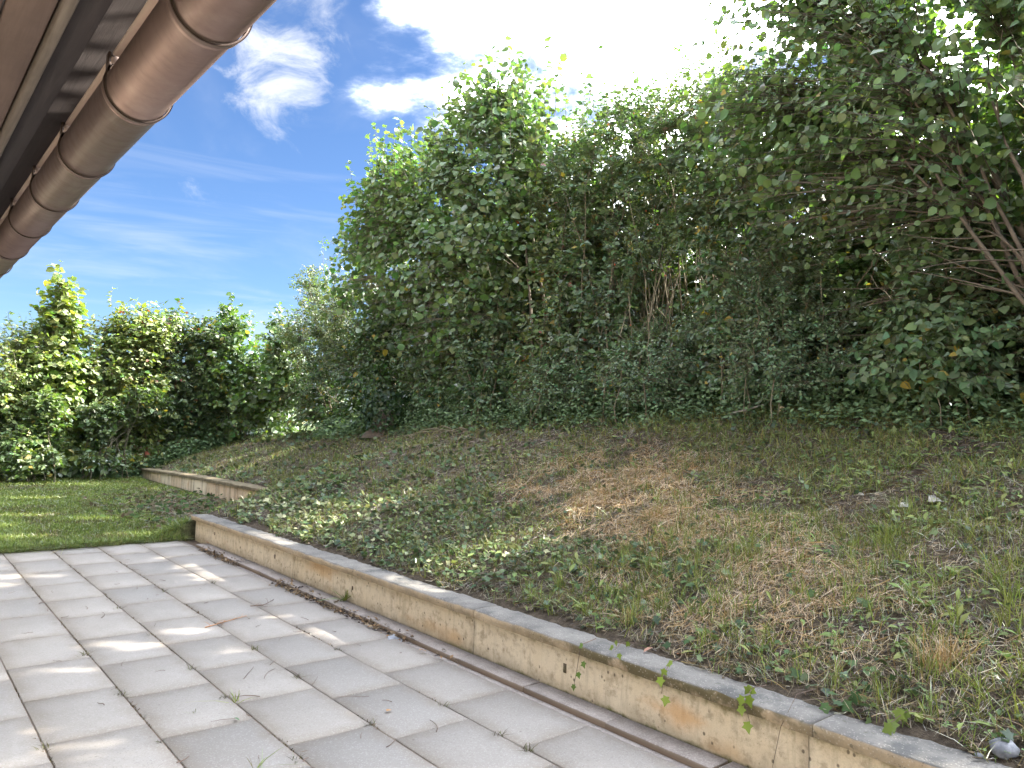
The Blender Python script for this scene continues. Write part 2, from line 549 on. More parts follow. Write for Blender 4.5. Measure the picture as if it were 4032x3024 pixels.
# streaked block of the far wall
m, t, out = new_mat('streaked_block'); M_BLOCK = m
geo = t.node('ShaderNodeNewGeometry')
pos = geo.outputs['Position']
oi = t.node('ShaderNodeObjectInfo')
sv = t.vmath('ADD', t.vmath('MULTIPLY', pos, (1, 1, 0.16)), oi.outputs['Location'])
col = t.mix(oi.outputs['Random'], (0.68, 0.60, 0.45), (0.54, 0.40, 0.26))
col = t.mix(t.ramp(t.noise(sv, 9, 4, 0.6), 0.48, 0.62, 0.0, 0.7), col, (0.22, 0.165, 0.11))
col = t.mix(t.ramp(t.noise(pos, 3.2, 4, 0.6), 0.55, 0.72, 0.0, 0.7), col, (0.40, 0.22, 0.10))
col = t.mix(t.ramp(t.noise(pos, 30, 4, 0.7), 0.4, 0.7, 0.0, 0.3), col, (0.66, 0.62, 0.54))
pbsdf(t, out, col, 0.92, normal=t.bump(t.noise(pos, 70, 4, 0.7), 0.5, 0.008))

# ground
m, t, out = new_mat('ground_soil'); M_SOIL = m
geo = t.node('ShaderNodeNewGeometry')
pos = geo.outputs['Position']
a = t.node('ShaderNodeAttribute', attribute_name='Col')
n = t.noise(pos, 22, 6, 0.7)
col = t.mix(t.ramp(n, 0.35, 0.68), t.mix(1.0, a.outputs['Color'], (0.55, 0.55, 0.55), 'MULTIPLY'), t.mix(1.0, a.outputs['Color'], (1.35, 1.35, 1.35), 'MULTIPLY'))
pbsdf(t, out, col, 0.95, normal=t.bump(t.noise(pos, 45, 5, 0.75), 0.9, 0.03), spec=0.2)

# metal gutter and eaves
m, t, out = new_mat('brown_gutter_metal'); M_GUTTER = m
pos = t.node('ShaderNodeNewGeometry').outputs['Position']
n = t.noise(t.vmath('MULTIPLY', pos, (1, 0.25, 1)), 7, 4, 0.6)
col = t.mix(t.ramp(n, 0.3, 0.7), (0.185, 0.132, 0.122), (0.215, 0.155, 0.143))
col = t.mix(t.ramp(t.noise(pos, 45, 4, 0.75), 0.62, 0.75, 0.0, 0.35), col, (0.20, 0.14, 0.11))
drip = t.noise(t.vmath('MULTIPLY', pos, (0.5, 1.0, 0.5)), 34, 4, 0.65)
col = t.mix(t.ramp(drip, 0.50, 0.72, 0.0, 0.30), col, (0.12, 0.088, 0.08))
col = t.mix(t.ramp(t.noise(pos, 5, 5, 0.7), 0.52, 0.70, 0.0, 0.35), col, (0.30, 0.24, 0.22))
pbsdf(t, out, col, t.ramp(drip, 0.2, 0.8, 0.40, 0.58), 0.70, normal=t.bump(t.noise(pos, 6, 2), 0.12, 0.02))
m, t, out = new_mat('dark_bracket_metal'); M_BRACKET = m
pos = t.node('ShaderNodeNewGeometry').outputs['Position']
pbsdf(t, out, t.mix(t.noise(pos, 30, 3), (0.05, 0.037, 0.033), (0.10, 0.07, 0.06)), 0.5, 0.6)
m, t, out = new_mat('pale_drip_metal'); M_DRIP = m
pos = t.node('ShaderNodeNewGeometry').outputs['Position']
pbsdf(t, out, t.mix(t.noise(pos, 9, 4, 0.6), (0.31, 0.235, 0.205), (0.38, 0.295, 0.255)), 0.6, 0.0)

def timber(name, c0, c1, axis_scale=(1, 0.06, 1)):
    m, t, out = new_mat(name)
    pos = t.node('ShaderNodeNewGeometry').outputs['Position']
    g = t.noise(t.vmath('MULTIPLY', pos, axis_scale), 55, 5, 0.65, 0.6)
    b = t.noise(pos, 3, 4, 0.6)
    col = t.mix(t.ramp(g, 0.3, 0.7), c0, c1)
    col = t.mix(t.ramp(b, 0.5, 0.75, 0.0, 0.4), col, tuple(v * 0.55 for v in c0))
    pbsdf(t, out, col, 0.75, normal=t.bump(g, 0.25, 0.004))
    return m
M_SOFFIT = timber('soffit_timber', (0.105, 0.072, 0.062), (0.130, 0.090, 0.078))
M_BATTEN = timber('batten_timber', (0.105, 0.085, 0.074), (0.155, 0.13, 0.112))
M_DARKWOOD = timber('dark_board', (0.026, 0.021, 0.024), (0.040, 0.032, 0.035))
m, t, out = new_mat('house_render'); M_RENDER = m
pos = t.node('ShaderNodeNewGeometry').outputs['Position']
pbsdf(t, out, t.mix(t.noise(pos, 3, 5, 0.6), (0.66, 0.60, 0.50), (0.74, 0.68, 0.58)), 0.9, normal=t.bump(t.noise(pos, 90, 3), 0.4, 0.004))
m, t, out = new_mat('roof_clay'); M_ROOF = m
pos = t.node('ShaderNodeNewGeometry').outputs['Position']
pbsdf(t, out, t.mix(t.noise(pos, 6, 5, 0.6), (0.36, 0.25, 0.19), (0.46, 0.34, 0.27)), 0.9)
def plain(name, c0, c1, sc=20, rough=0.85):
    m, t, out = new_mat(name)
    pos = t.node('ShaderNodeNewGeometry').outputs['Position']
    n = t.noise(pos, sc, 4, 0.65)
    pbsdf(t, out, t.mix(t.ramp(n, 0.3, 0.7), c0, c1), rough, normal=t.bump(n, 0.4, 0.006))
    return m
M_STONE_D = plain('dark_stone', (0.10, 0.11, 0.13), (0.20, 0.21, 0.24), 30)
M_PALE = plain('pale_scrap', (0.19, 0.19, 0.17), (0.32, 0.32, 0.29), 25)
M_PALEWOOD = plain('split_wood', (0.62, 0.52, 0.34), (0.74, 0.64, 0.46), 25)
M_STUMP = plain('rotten_wood', (0.050, 0.040, 0.030), (0.095, 0.075, 0.055), 25)
M_PLASTIC = plain('bluish_scrap', (0.17, 0.19, 0.22), (0.22, 0.24, 0.28), 10, 0.4)
M_HIP = plain('rose_hip_skin', (0.42, 0.05, 0.02), (0.55, 0.09, 0.03), 10, 0.35)
M_RUST = plain('dead_leaf', (0.26, 0.13, 0.06), (0.38, 0.20, 0.10), 30)

# ------------------------------------------------------------------ ground shape
X_WALL, Y_END = 2.86, 9.02
X_FAR = 4.50
ZT_Y = [-6, 2, 4.4, 6.6, 10.5, 12.9, 18, 24]
ZT_Z = [1.62, 1.60, 1.62, 1.53, 1.40, 1.21, 0.90, 0.7]

def edge_x(Y):
    return np.interp(Y, [Y_END, 10.4], [2.92, 4.56])

def bank_z(X, Y):
    zt = np.interp(Y, ZT_Y, ZT_Z)
    zb = np.interp(Y, [0, Y_END, 10.4, 15.0, 18.3], [0.27, 0.245, 0.30, 0.22, 0.15])
    xe = edge_x(Y)
    tt = np.clip((X - xe) / (7.0 - xe), 0, 1)
    return zb + (zt - zb) * tt ** 0.92

def ground_z(X, Y):
    X = np.asarray(X, float); Y = np.asarray(Y, float)
    xe = edge_x(Y)
    lawn = 0.012 + 0.02 * (fbm(X * 0.8, Y * 0.8, seed=3) - 0.5) + 0.0 * np.exp(-(((X - 3.9) / 0.55) ** 2 + ((Y - 11.2) / 1.5) ** 2))
    lawn = np.where(Y < 9.0, np.where(X < 2.9, -0.07, lawn), lawn)
    lawn = lawn + 0.10 * sstep(17.2, 18.5, Y) * sstep(6, 2, X)
    soft = sstep(Y_END - 0.02, Y_END + 0.05, Y) * sstep(10.45, 10.35, Y)          # between the two walls the bank just slopes down
    width = 0.05 + 0.75 * soft
    up_ = sstep(xe - width + 0.03, xe + 0.03, X)
    bank = bank_z(X, Y) + (0.12 * (fbm(X * 1.3, Y * 1.3, seed=8) - 0.5) + 0.05 * (fbm(X * 5, Y * 5, seed=9, oct=3) - 0.5)) * sstep(xe, xe + 0.7, X)
    z = lawn * (1 - up_) + bank * up_
    far = sstep(19.0, 23.0, Y)
    z = z * (1 - far * sstep(7, 4, X) * 0.6)
    return z - 6.0 * sstep(40, 300, np.hypot(X - 4, Y - 8))

gx = np.concatenate([-np.geomspace(900, 1.2, 14), np.arange(-1.0, 2.86, 0.16), [2.865, 2.90, 2.94, 2.98], np.arange(3.03, 8.6, 0.065), np.linspace(8.8, 14, 16), 14 + np.geomspace(1.5, 900, 14)])
gy = np.concatenate([-np.geomspace(900, 2.4, 14), np.arange(-2.0, 8.9, 0.10), np.arange(8.94, 10.6, 0.05), np.arange(10.65, 20.5, 0.09), np.linspace(20.8, 30, 14), 30 + np.geomspace(2, 900, 14)])
GX, GY = np.meshgrid(gx, gy, indexing='ij')
GZ = ground_z(GX, GY)
gv, gf = grid_mesh(np.stack([GX, GY, GZ], -1))
gv_x, gv_y = gv[:, 0], gv[:, 1]
is_bank = sstep(edge_x(gv_y) - 0.3, edge_x(gv_y) + 0.1, gv_x)
n1 = fbm(gv_x * 1.1, gv_y * 1.1, seed=21)[:, None]
soil_c = np.array([0.072, 0.058, 0.044]) * (0.75 + 0.6 * n1)
lawn_c = np.array([0.070, 0.082, 0.026]) * (0.8 + 0.5 * n1)
gcol = soil_c * is_bank[:, None] + lawn_c * (1 - is_bank[:, None])
gcol = np.where((gv_y > 20)[:, None] | (gv_x > 9)[:, None], np.array([0.06, 0.09, 0.025]), gcol)
ground = obj_np('ground', gv, gf, M_SOIL, cols=gcol, smooth=True)
tag(ground, kind='structure')

# ------------------------------------------------------------------ patio: slabs as pieces
PX, PY = 0.4118, 0.6025
SLX, SLY, SLT = 0.4055, 0.5970, 0.045
patio = obj_np('patio', *(lambda v: (v, BOXF))(box_v(-0.95, 2.852, -1.4, 9.0, -0.06, -0.0065)), M_JOINT)
tag(patio, kind='structure')
b = 0.004
hx, hy = SLX / 2, SLY / 2
sv = np.concatenate([box_v(-hx, hx, -hy, hy, -SLT, -b)[:8], np.array([[-hx + b, -hy + b, 0], [hx - b, -hy + b, 0], [hx - b, hy - b, 0], [-hx + b, hy - b, 0]])])
sf = np.array([[0, 1, 5, 4], [1, 2, 6, 5], [2, 3, 7, 6], [3, 0, 4, 7], [4, 5, 9, 8], [5, 6, 10, 9], [6, 7, 11, 10], [7, 4, 8, 11], [8, 9, 10, 11]])
slab_me = mesh_np('paving_slab', sv, sf, M_SLAB)
phase = {0: 3.098, 1: 3.797, 2: 2.679, 3: 2.110, 4: 2.252, -1: 2.960, -2: 3.2, -3: 3.05, -4: 3.33}
H = 1.42
for c in range(-3, 5):
    x0 = 0.441 * H + c * 0.2897 * H
    xc = x0 + PX / 2
    ph = (phase[c] * H) % PY
    y0 = -1.4 + ((ph + 1.4) % PY)
    edges = [-1.4] + [y0 + i * PY for i in range(0, 25) if y0 + i * PY < 9.0 - 0.03] + [9.0]
    for a_, b_ in zip(edges[:-1], edges[1:]):
        if b_ - a_ < 0.06:
            continue
        o = bpy.data.objects.new('paving_slab', slab_me)
        o.location = (xc, (a_ + b_) / 2, random.uniform(-0.0022, 0.0022))
        o.rotation_euler = (random.gauss(0, 0.0016), random.gauss(0, 0.002), random.gauss(0, 0.0016))
        o.scale = (1, (b_ - a_ - 0.005) / SLY, 1)
        link(o, patio)

gs = obj_np('gully_strip', box_v(2.679, 2.7235, -1.4, 8.99, -0.05, -0.004), BOXF, M_EDGING, patio)
# edging strip against the wall, one block every 60 cm
ed_v = box_v(2.722, 2.848, -0.2985, 0.2985, -0.05, 0.028)
ed_me = mesh_np('edging_block', ed_v, BOXF, M_EDGING)
y = 3.129 - 0.598 * 7
while y < 8.4:
    o = bpy.data.objects.new('edging_block', ed_me)
    o.location = (random.gauss(0, 0.0015), y + 0.299, random.gauss(0, 0.0015))
    o.rotation_euler = (random.gauss(0, 0.003), 0, random.gauss(0, 0.002))
    o.scale = (1, 0.993, 1)
    bevel(o, 0.004, 1)
    link(o, patio)
    y += 0.598

# ------------------------------------------------------------------ near retaining wall
def rough_prism(name, xs, prof, mat, parent, yj=0.0, axis='y', amp=0.004, seed=1):
    """profile (x,z) swept along y with slight unevenness"""
    prof = np.array(prof)
    P = np.zeros((len(xs), len(prof) + 1, 3))
    for j, (px, pz) in enumerate(list(prof) + [prof[0]]):
        jj = j % len(prof)
        nx = amp * 2 * (fbm(np.array(xs) * 7, jj * 3.1, seed=seed) - 0.5)
        nz_ = amp * 2 * (fbm(np.array(xs) * 7, jj * 3.1 + 40, seed=seed + 5) - 0.5)
        if axis == 'y':
            P[:, j] = np.stack([px + nx, xs, pz + nz_], -1)
        else:
            P[:, j] = np.stack([xs, px + nx, pz + nz_], -1)
    v, f = grid_mesh(P)
    nP = len(prof) + 1
    # end caps
    v = np.concatenate([v, P[0, :-1].mean(0, keepdims=True), P[-1, :-1].mean(0, keepdims=True)])
    c0, c1 = len(v) - 2, len(v) - 1
    caps = [[c0, j + 1, j, j] for j in range(nP - 1)] + [[c1, (len(xs) - 1) * nP + j, (len(xs) - 1) * nP + j + 1, (len(xs) - 1) * nP + j + 1] for j in range(nP - 1)]
    me = bpy.data.meshes.new(name)
    me.from_pydata([tuple(q) for q in v], [], [tuple(q) for q in f] + [tuple(q[:3]) for q in caps])
    me.materials.append(mat)
    me.validate()
    me.update()
    return link(bpy.data.objects.new(name, me), parent)

def wtop(y):
    return 0.312 - 0.0040 * y

rw = empty('retaining_wall', (X_WALL, 4.0, 0))
tag(rw, 'low beige cast concrete retaining wall with overhanging grey coping along the patio', 'wall')
# body in bays parted by cracks and shrinkage joints
bays = [-1.4, 0.35, 1.585, 3.745, 6.35, 8.985]
for i, (a_, b_) in enumerate(zip(bays[:-1], bays[1:])):
    ys = np.arange(a_ + 0.0015, b_ - 0.0014, (b_ - a_ - 0.003) / max(8, int((b_ - a_) / 0.06)))
    ys = np.append(ys[ys < b_ - 0.01], b_ - 0.0015)
    # bay edges wander like a crack
    zs = np.linspace(-0.08, 0.262, 8)
    wob0 = 0.012 * (fbm(zs * 14, i * 7.7, seed=31) - 0.5) if i else 0 * zs
    wob1 = 0.012 * (fbm(zs * 14, (i + 1) * 7.7, seed=31) - 0.5) if i < len(bays) - 2 else 0 * zs
    P = np.zeros((len(ys), 8, 3))
    for j in range(8):
        u = (ys - ys[0]) / (ys[-1] - ys[0])
        P[:, j, 1] = ys + wob0[j] * (1 - u) + wob1[j] * u
        P[:, j, 0] = X_WALL + 0.006 * (fbm(ys * 2.2, zs[j] * 3, seed=41) - 0.5) + 0.003 * (fbm(ys * 12, zs[j] * 12, seed=43) - 0.5)
        P[:, j, 2] = zs[j] if j < 7 else wtop(ys) - 0.046
    front = P
    back = P[:, ::-1].copy()
    back[:, :, 0] = X_WALL + 0.155
    ring = np.concatenate([front, back, front[:, :1]], axis=1)
    v, f = grid_mesh(ring)
    nr = ring.shape[1]
    caps = []
    for e_, flip in ((0, 0), (len(ys) - 1, 1)):
        for j in range(7):
            q = [e_ * nr + j, e_ * nr + j + 1, e_ * nr + 14 - j, e_ * nr + 15 - j]
            caps.append(q if flip else q[::-1])
    o = obj_np('wall_bay', v, np.concatenate([f, np.array(caps)]), M_WALL, rw, smooth=False)
# dark backing deep inside the cracks
obj_np('wall_core', box_v(X_WALL + 0.02, X_WALL + 0.13, -1.38, 8.95, -0.06, 0.22), BOXF, M_JOINT, rw)
# coping in lengths
cops = [-1.4, 0.30, 1.545, 3.70, 5.2, 7.25, 9.03]
for i, (a_, b_) in enumerate(zip(cops[:-1], cops[1:])):
    ys = np.linspace(a_ + 0.001, b_ - 0.001, max(6, int((b_ - a_) / 0.03)))
    prof = [(2.822, -0.050), (2.816, -0.030), (2.817, -0.006), (2.826, 0.001), (2.90, 0.004), (2.99, 0.002), (3.070, 0.0), (3.075, -0.050)]
    P = np.zeros((len(ys), len(prof) + 1, 3))
    for j in range(len(prof) + 1):
        jj = j % len(prof)
        P[:, j, 0] = prof[jj][0] + (0.020 * (fbm(ys * 4, jj * 0.4, seed=51) - 0.5) + 0.016 * (fbm(ys * 22, jj * 1.4, seed=55) - 0.5)) * (1 if jj < 4 else 0.4)
        P[:, j, 1] = ys
        P[:, j, 2] = wtop(ys) + prof[jj][1] + (0.012 * (fbm(ys * 5, jj * 0.6 + 9, seed=53) - 0.5) + 0.011 * (fbm(ys * 25, jj * 1.6, seed=57) - 0.5)) * (1 if 0 < jj < 7 else 0.2)
    v, f = grid_mesh(P)
    nP = len(prof) + 1
    caps = []
    for e_, flip in ((0, 0), (len(ys) - 1, 1)):
        for (q0, q1, q2, q3) in ((0, 1, 2, 3), (0, 3, 4, 5), (0, 5, 6, 7)):
            q = [e_ * nP + v_ for v_ in (q0, q1, q2, q3)]
            caps.append(q if flip else q[::-1])
    obj_np('coping', v, np.concatenate([f, np.array(caps)]), M_COPING, rw)
# short return that runs back into the bank at the lawn end
xs = np.arange(3.018, 4.0, 0.05)
rough_prism('return_wall', xs, [(8.845, -0.05), (8.982, -0.05), (8.982, 0.228), (8.845, 0.228)], M_WALL, rw, axis='x', seed=61)
xs = np.arange(3.079, 4.05, 0.04)
rough_prism('return_coping', xs, [(8.79, 0.229), (9.026, 0.229), (9.026, 0.262), (9.014, 0.275), (8.80, 0.276), (8.79, 0.262)], M_COPING, rw, axis='x', seed=65)
# small square weep holes: recessed dark plugs with a raised mortar lip
for y, z, s_ in ((2.95, 0.145, 0.016), (5.28, 0.135, 0.010), (6.75, 0.15, 0.012), (8.35, 0.15, 0.010), (7.6, 0.11, 0.006)):
    o = obj_np('weep_hole', box_v(X_WALL - 0.004, X_WALL + 0.01, y - s_ * 0.7, y + s_ * 0.7, z - s_ * 1.6, z + s_ * 1.4), BOXF, M_JOINT, rw)

# ------------------------------------------------------------------ far retaining wall on the lawn: blocks + coping
fwl = empty('retaining_wall', (X_FAR, 14.0, 0))
tag(fwl, 'low streaky block retaining wall with thin mossy coping beyond the lawn, half sunk in weeds', 'wall')
fy = [10.30, 10.85, 11.45, 12.21, 12.87, 13.65, 14.45, 15.10, 15.76, 16.45, 17.08, 17.65, 18.22]
def ftop(y):
    return np.interp(y, [10.3, 11.5, 12.9, 14.45, 15.76, 17.08, 18.22], [0.335, 0.331, 0.318, 0.30, 0.268, 0.235, 0.20])
for a_, b_ in zip(fy[:-1], fy[1:]):
    g = 0.006
    off = random.gauss(0, 0.004)
    v = box_v(X_FAR + off, X_FAR + 0.14, a_ + g, b_ - g, -0.1, 0)
    for kk, yy in ((4, a_), (5, a_), (6, b_), (7, b_)):
        v[kk, 2] = ftop(yy) - 0.052
    v -= np.array([X_FAR, (a_ + b_) / 2, 0])
    o = bpy.data.objects.new('block', mesh_np('block', v, BOXF, M_BLOCK))
    o.location = (X_FAR, (a_ + b_) / 2, 0)
    bevel(o, 0.008, 2)
    link(o, fwl)
v = box_v(X_FAR + 0.02, X_FAR + 0.13, 10.31, 18.2, -0.1, 0.1)
for kk in (4, 5):
    v[kk, 2] = 0.26
obj_np('mortar_core', v, BOXF, M_JOINT, fwl)
for a_, b_ in zip(fy[0:-1:2], fy[2::2]):
    ys = np.linspace(a_ + 0.003, b_ - 0.003, 30)
    prof = [(X_FAR - 0.045, -0.05), (X_FAR - 0.048, -0.008), (X_FAR - 0.035, 0.0), (X_FAR + 0.17, 0.004), (X_FAR + 0.18, -0.05)]
    P = np.zeros((30, 6, 3))
    for j in range(6):
        jj = j % 5
        P[:, j, 0] = prof[jj][0] + 0.02 * (fbm(ys * 5, jj, seed=71) - 0.5)
        P[:, j, 1] = ys
        P[:, j, 2] = ftop(ys) + prof[jj][1] + 0.016 * (fbm(ys * 6, jj + 7, seed=73) - 0.5)
    v, f = grid_mesh(P)
    caps = np.array([[0, 1, 2, 3], [0, 3, 4, 4], [29 * 6 + 3, 29 * 6 + 2, 29 * 6 + 1, 29 * 6]])
    me = bpy.data.meshes.new('coping')
    me.from_pydata([tuple(q) for q in v], [], [tuple(q) for q in f] + [(3, 2, 1, 0), (4, 3, 0), (174, 175, 176, 177), (174, 177, 178)])
    me.materials.append(M_COPING_MOSSY)
    me.update()
    link(bpy.data.objects.new('coping', me), fwl)

# ------------------------------------------------------------------ house: wall, eaves; gutter
CZ = CAM_H
house = empty('house', (-0.9, 4, 0))
tag(house, 'house eaves with brown soffit boards, weathered batten and dark fascia above the gutter', 'house')
Y0, Y1 = -1.6, 15.5
obj_np('wall', box_v(-9.4, -0.95, Y0 + .2, Y1 - .2, -0.1, CZ + 0.95), BOXF, M_RENDER, house)
zs0 = CZ + 0.850
x = 0.163
sof_edges = [0.251, 0.163, -0.03, -0.22, -0.41, -0.60, -0.79, -0.945]
for a_, b_ in zip(sof_edges[1:], sof_edges[:-1]):
    bevel(obj_np('soffit_board', box_v(a_ + 0.0025, b_ - 0.0025, Y0, Y1, zs0, zs0 + 0.02), BOXF, M_SOFFIT, house), 0.003, 1)
obj_np('soffit_backing', box_v(-0.95, 0.40, Y0, Y1, zs0 + 0.024, zs0 + 0.04), BOXF, M_DARKWOOD, house)
bevel(obj_np('batten', box_v(0.2535, 0.277, Y0, Y1, CZ + 0.834, CZ + 0.873), BOXF, M_BATTEN, house), 0.003, 1)
bevel(obj_np('fascia_board', box_v(0.279, 0.3445, Y0, Y1, CZ + 0.872, CZ + 0.893), BOXF, M_DARKWOOD, house), 0.003, 1)
bevel(obj_np('fascia_board', box_v(0.3475, 0.412, Y0, Y1, CZ + 0.879, CZ + 0.905), BOXF, M_DARKWOOD, house), 0.003, 1)
obj_np('batten_lip', box_v(0.3445, 0.3475, Y0, Y1, CZ + 0.8745, CZ + 0.893), BOXF, M_BATTEN, house)
# unseen pitched roof, built tall to bounce sunlight onto the hedge, ridge well behind
for xa, za, xb, zb in ((0.44, CZ + 0.925, -5.2, CZ + 4.85), (-5.2, CZ + 4.85, -10.84, CZ + 0.925)):
    rv = np.array([[xa, Y0, za], [xa, Y1, za], [xb, Y1, zb], [xb, Y0, zb], [xa, Y0, za + .04], [xa, Y1, za + .04], [xb, Y1, zb + .04], [xb, Y0, zb + .04]])
    obj_np('roof', rv, BOXF[:, ::-1], M_ROOF, house)
for yy in (Y0 + .3, Y1 - .3):
    gv_ = np.array([[-9.4, yy - .12, CZ + .95], [-0.955, yy - .12, CZ + .95], [-5.2, yy - .12, CZ + 4.75], [-9.4, yy + .12, CZ + .95], [-0.955, yy + .12, CZ + .95], [-5.2, yy + .12, CZ + 4.75]])
    me = bpy.data.meshes.new('gable')
    me.from_pydata([tuple(q) for q in gv_], [], [(0, 1, 2), (5, 4, 3), (0, 3, 4, 1), (1, 4, 5, 2), (2, 5, 3, 0)])
    me.materials.append(M_RENDER)
    link(bpy.data.objects.new('gable', me), house)

# brackets every ~0.59 m
GXC, GZC, GR = 0.4635, CZ + 0.800, 0.0755
BY = [1.968 * 0.775, 2.659 * 0.775, 3.44 * 0.775, 4.155 * 0.775, 4.894 * 0.775, 5.70 * 0.775]
BY = [0.36, 0.95] + BY + [BY[-1] + 0.6 * i for i in range(1, 16) if BY[-1] + 0.6 * i < Y1]
for a_, b_ in zip(BY[:-1], BY[1:]):
    y0, y1 = a_ + 0.02, b_ - 0.012
    obj_np('drip_edge', np.array([[0.400, y0, CZ + 0.868], [0.424, y0, CZ + 0.868], [0.424, y1, CZ + 0.868], [0.400, y1, CZ + 0.868],
                                  [0.398, y0, CZ + 0.878], [0.428, y0, CZ + 0.905], [0.428, y1, CZ + 0.905], [0.398, y1, CZ + 0.878]]), BOXF, M_DRIP, house)

gut = empty('rain_gutter', (GXC, 4, GZC - GR))
tag(gut, 'brown half-round metal rain gutter hung below the eaves on strap brackets', 'gutter')
def arc_strip(y0, y1, r_out, r_in, a0, a1, n=40, cx=GXC, cz=GZC, rows=2):
    an = np.linspace(a0, a1, n)
    prof = np.concatenate([np.stack([cx + r_out * np.cos(an), cz + r_out * np.sin(an)], -1), np.stack([cx + r_in * np.cos(an[::-1]), cz + r_in * np.sin(an[::-1])], -1)])
    prof = np.concatenate([prof, prof[:1]])
    P = np.zeros((rows, len(prof), 3))
    for i, yy in enumerate(np.linspace(y0, y1, rows)):
        P[i, :, 0] = prof[:, 0]; P[i, :, 1] = yy; P[i, :, 2] = prof[:, 1]
    v, f = grid_mesh(P)
    m_ = len(prof)
    caps = []
    for j in range(n - 1):
        caps.append([j, 2 * n - 1 - j, 2 * n - 2 - j, j + 1])
        q = (rows - 1) * m_
        caps.append([q + j, q + j + 1, q + 2 * n - 2 - j, q + 2 * n - 1 - j])
    return v, np.concatenate([f, np.array(caps)])
A0, A1 = math.pi * 0.80, math.pi * 2.02
joints = [Y0, BY[0] + 0.1, BY[3] + 0.06, BY[7] + 0.05, Y1 - 0.1]
for i, (a_, b_) in enumerate(zip(joints[:-1], joints[1:])):
    v, f = arc_strip(a_ - (0.05 if i else 0), b_, GR - 0.0016 * (i % 2), GR - 0.0016 * (i % 2) - 0.0012, A0, A1, 56)
    o = obj_np('trough', v, f, M_GUTTER, gut, smooth=True)
# rolled front bead
yb = np.linspace(Y0, Y1 - 0.1, 140)
bx = GXC + GR * math.cos(A1) + 0.001
bz = GZC + GR * math.sin(A1) + 0.006
Pb = np.stack([np.full(140, bx), yb, bz + 0.0016 * (fbm(yb * 3, 0.0, seed=77) - 0.5)], -1)[None]
v, f = tubes(Pb, np.full((1, 140), 0.0085), 12)
obj_np('bead', v, f, M_GUTTER, gut, smooth=True)
for yy in BY:
    v, f = arc_strip(yy - 0.013, yy + 0.013, GR + 0.0040, GR + 0.0006, math.pi * 0.86, math.pi * 1.985, 40)
    br = obj_np('bracket', v, f, M_GUTTER, gut, smooth=True)
    v, f = arc_strip(yy - 0.0165, yy - 0.0135, GR + 0.0060, GR + 0.0004, math.pi * 0.80, math.pi * 1.96, 40)
    obj_np('strap', v, f, M_BRACKET, br)
    # arm up to the eaves and front hook
    ang = math.pi * 0.86
    hx0, hz0 = GXC + (GR + 0.003) * math.cos(ang), GZC + (GR + 0.003) * math.sin(ang)
    obj_np('arm', np.array([[hx0 - 0.003, yy - 0.0165, hz0 - 0.02], [hx0 + 0.003, yy - 0.0165, hz0 - 0.02], [hx0 + 0.003, yy + 0.010, hz0 - 0.02], [hx0 - 0.003, yy + 0.010, hz0 - 0.02],
                            [hx0 - 0.002, yy - 0.0165, CZ + 0.90], [hx0 + 0.004, yy - 0.0165, CZ + 0.90], [hx0 + 0.004, yy + 0.010, CZ + 0.90], [hx0 - 0.002, yy + 0.010, CZ + 0.90]]), BOXF, M_BRACKET, br)
    t_ = np.linspace(-0.6, 3.4, 9)
    Ph = np.stack([bx + 0.0115 * np.cos(t_), np.full(9, yy), bz + 0.0115 * np.sin(t_)], -1)[None]
    v, f = tubes(Ph, np.full((1, 9), 0.0035), 6)
    obj_np('hook', v, f, M_GUTTER, br)

exec_marker = None
# ------------------------------------------------------------------ sun gaps: where light falls through the hedge in real openings
SHAFTS = [  # x, y, z, radius of the opening
    (0.95, 7.75, 0, .11), (1.25, 7.55, 0, .07), (0.75, 7.45, 0, .12), (0.8, 8.3, 0, .08),
    (1.12, 5.22, 0, .05), (1.32, 5.02, 0, .055), (1.62, 5.23, 0, .055), (1.66, 4.70, 0, .05), (1.80, 4.65, 0, .05), (1.31, 4.67, 0, .055),
    (0.80, 4.84, 0, .055), (0.92, 4.78, 0, .05), (2.22, 5.30, 0, .03), (2.35, 5.29, 0, .03), (0.74, 3.73, 0, .05), (2.3, 8.0, 0, .04), (1.9, 8.4, 0, .03),
    (3.31, 6.70, .43, .34), (3.29, 7.21, .42, .30), (3.45, 6.95, .48, .25), (3.50, 4.27, .49, .30), (3.33, 4.52, .43, .26), (4.78, 3.80, .93, .08),
    (2.55, 9.48, 0, .20), (2.2, 9.7, 0, .14), (1.3, 9.95, 0, .20), (1.6, 12.0, 0, .26), (2.2, 11.2, 0, .16), (1.0, 11.0, 0, .2), (1.0, 13.5, 0, .3), (2.0, 14.2, 0, .25),
    (5.2, 13.4, .5, .3), (4.9, 14.8, .4, .35),
]
SH = np.array(SHAFTS)
def keep_mask(P):
    keep = np.ones(len(P), bool)
    for sx_, sy_, sz_, r_ in SHAFTS:
        q = P - np.array([sx_, sy_, sz_])
        al = q @ SUN
        dd = np.linalg.norm(q - al[:, None] * SUN, axis=1)
        keep &= ~((dd < 0.055 + r_ * rng.uniform(0.75, 1.1, len(P))) & (al > 1.5))
    return keep

# ------------------------------------------------------------------ shrubs and trees
EYE = np.array([0, 0, CAM_H])
def rnd_dir(n):
    return unit(rng.normal(size=(n, 3)))

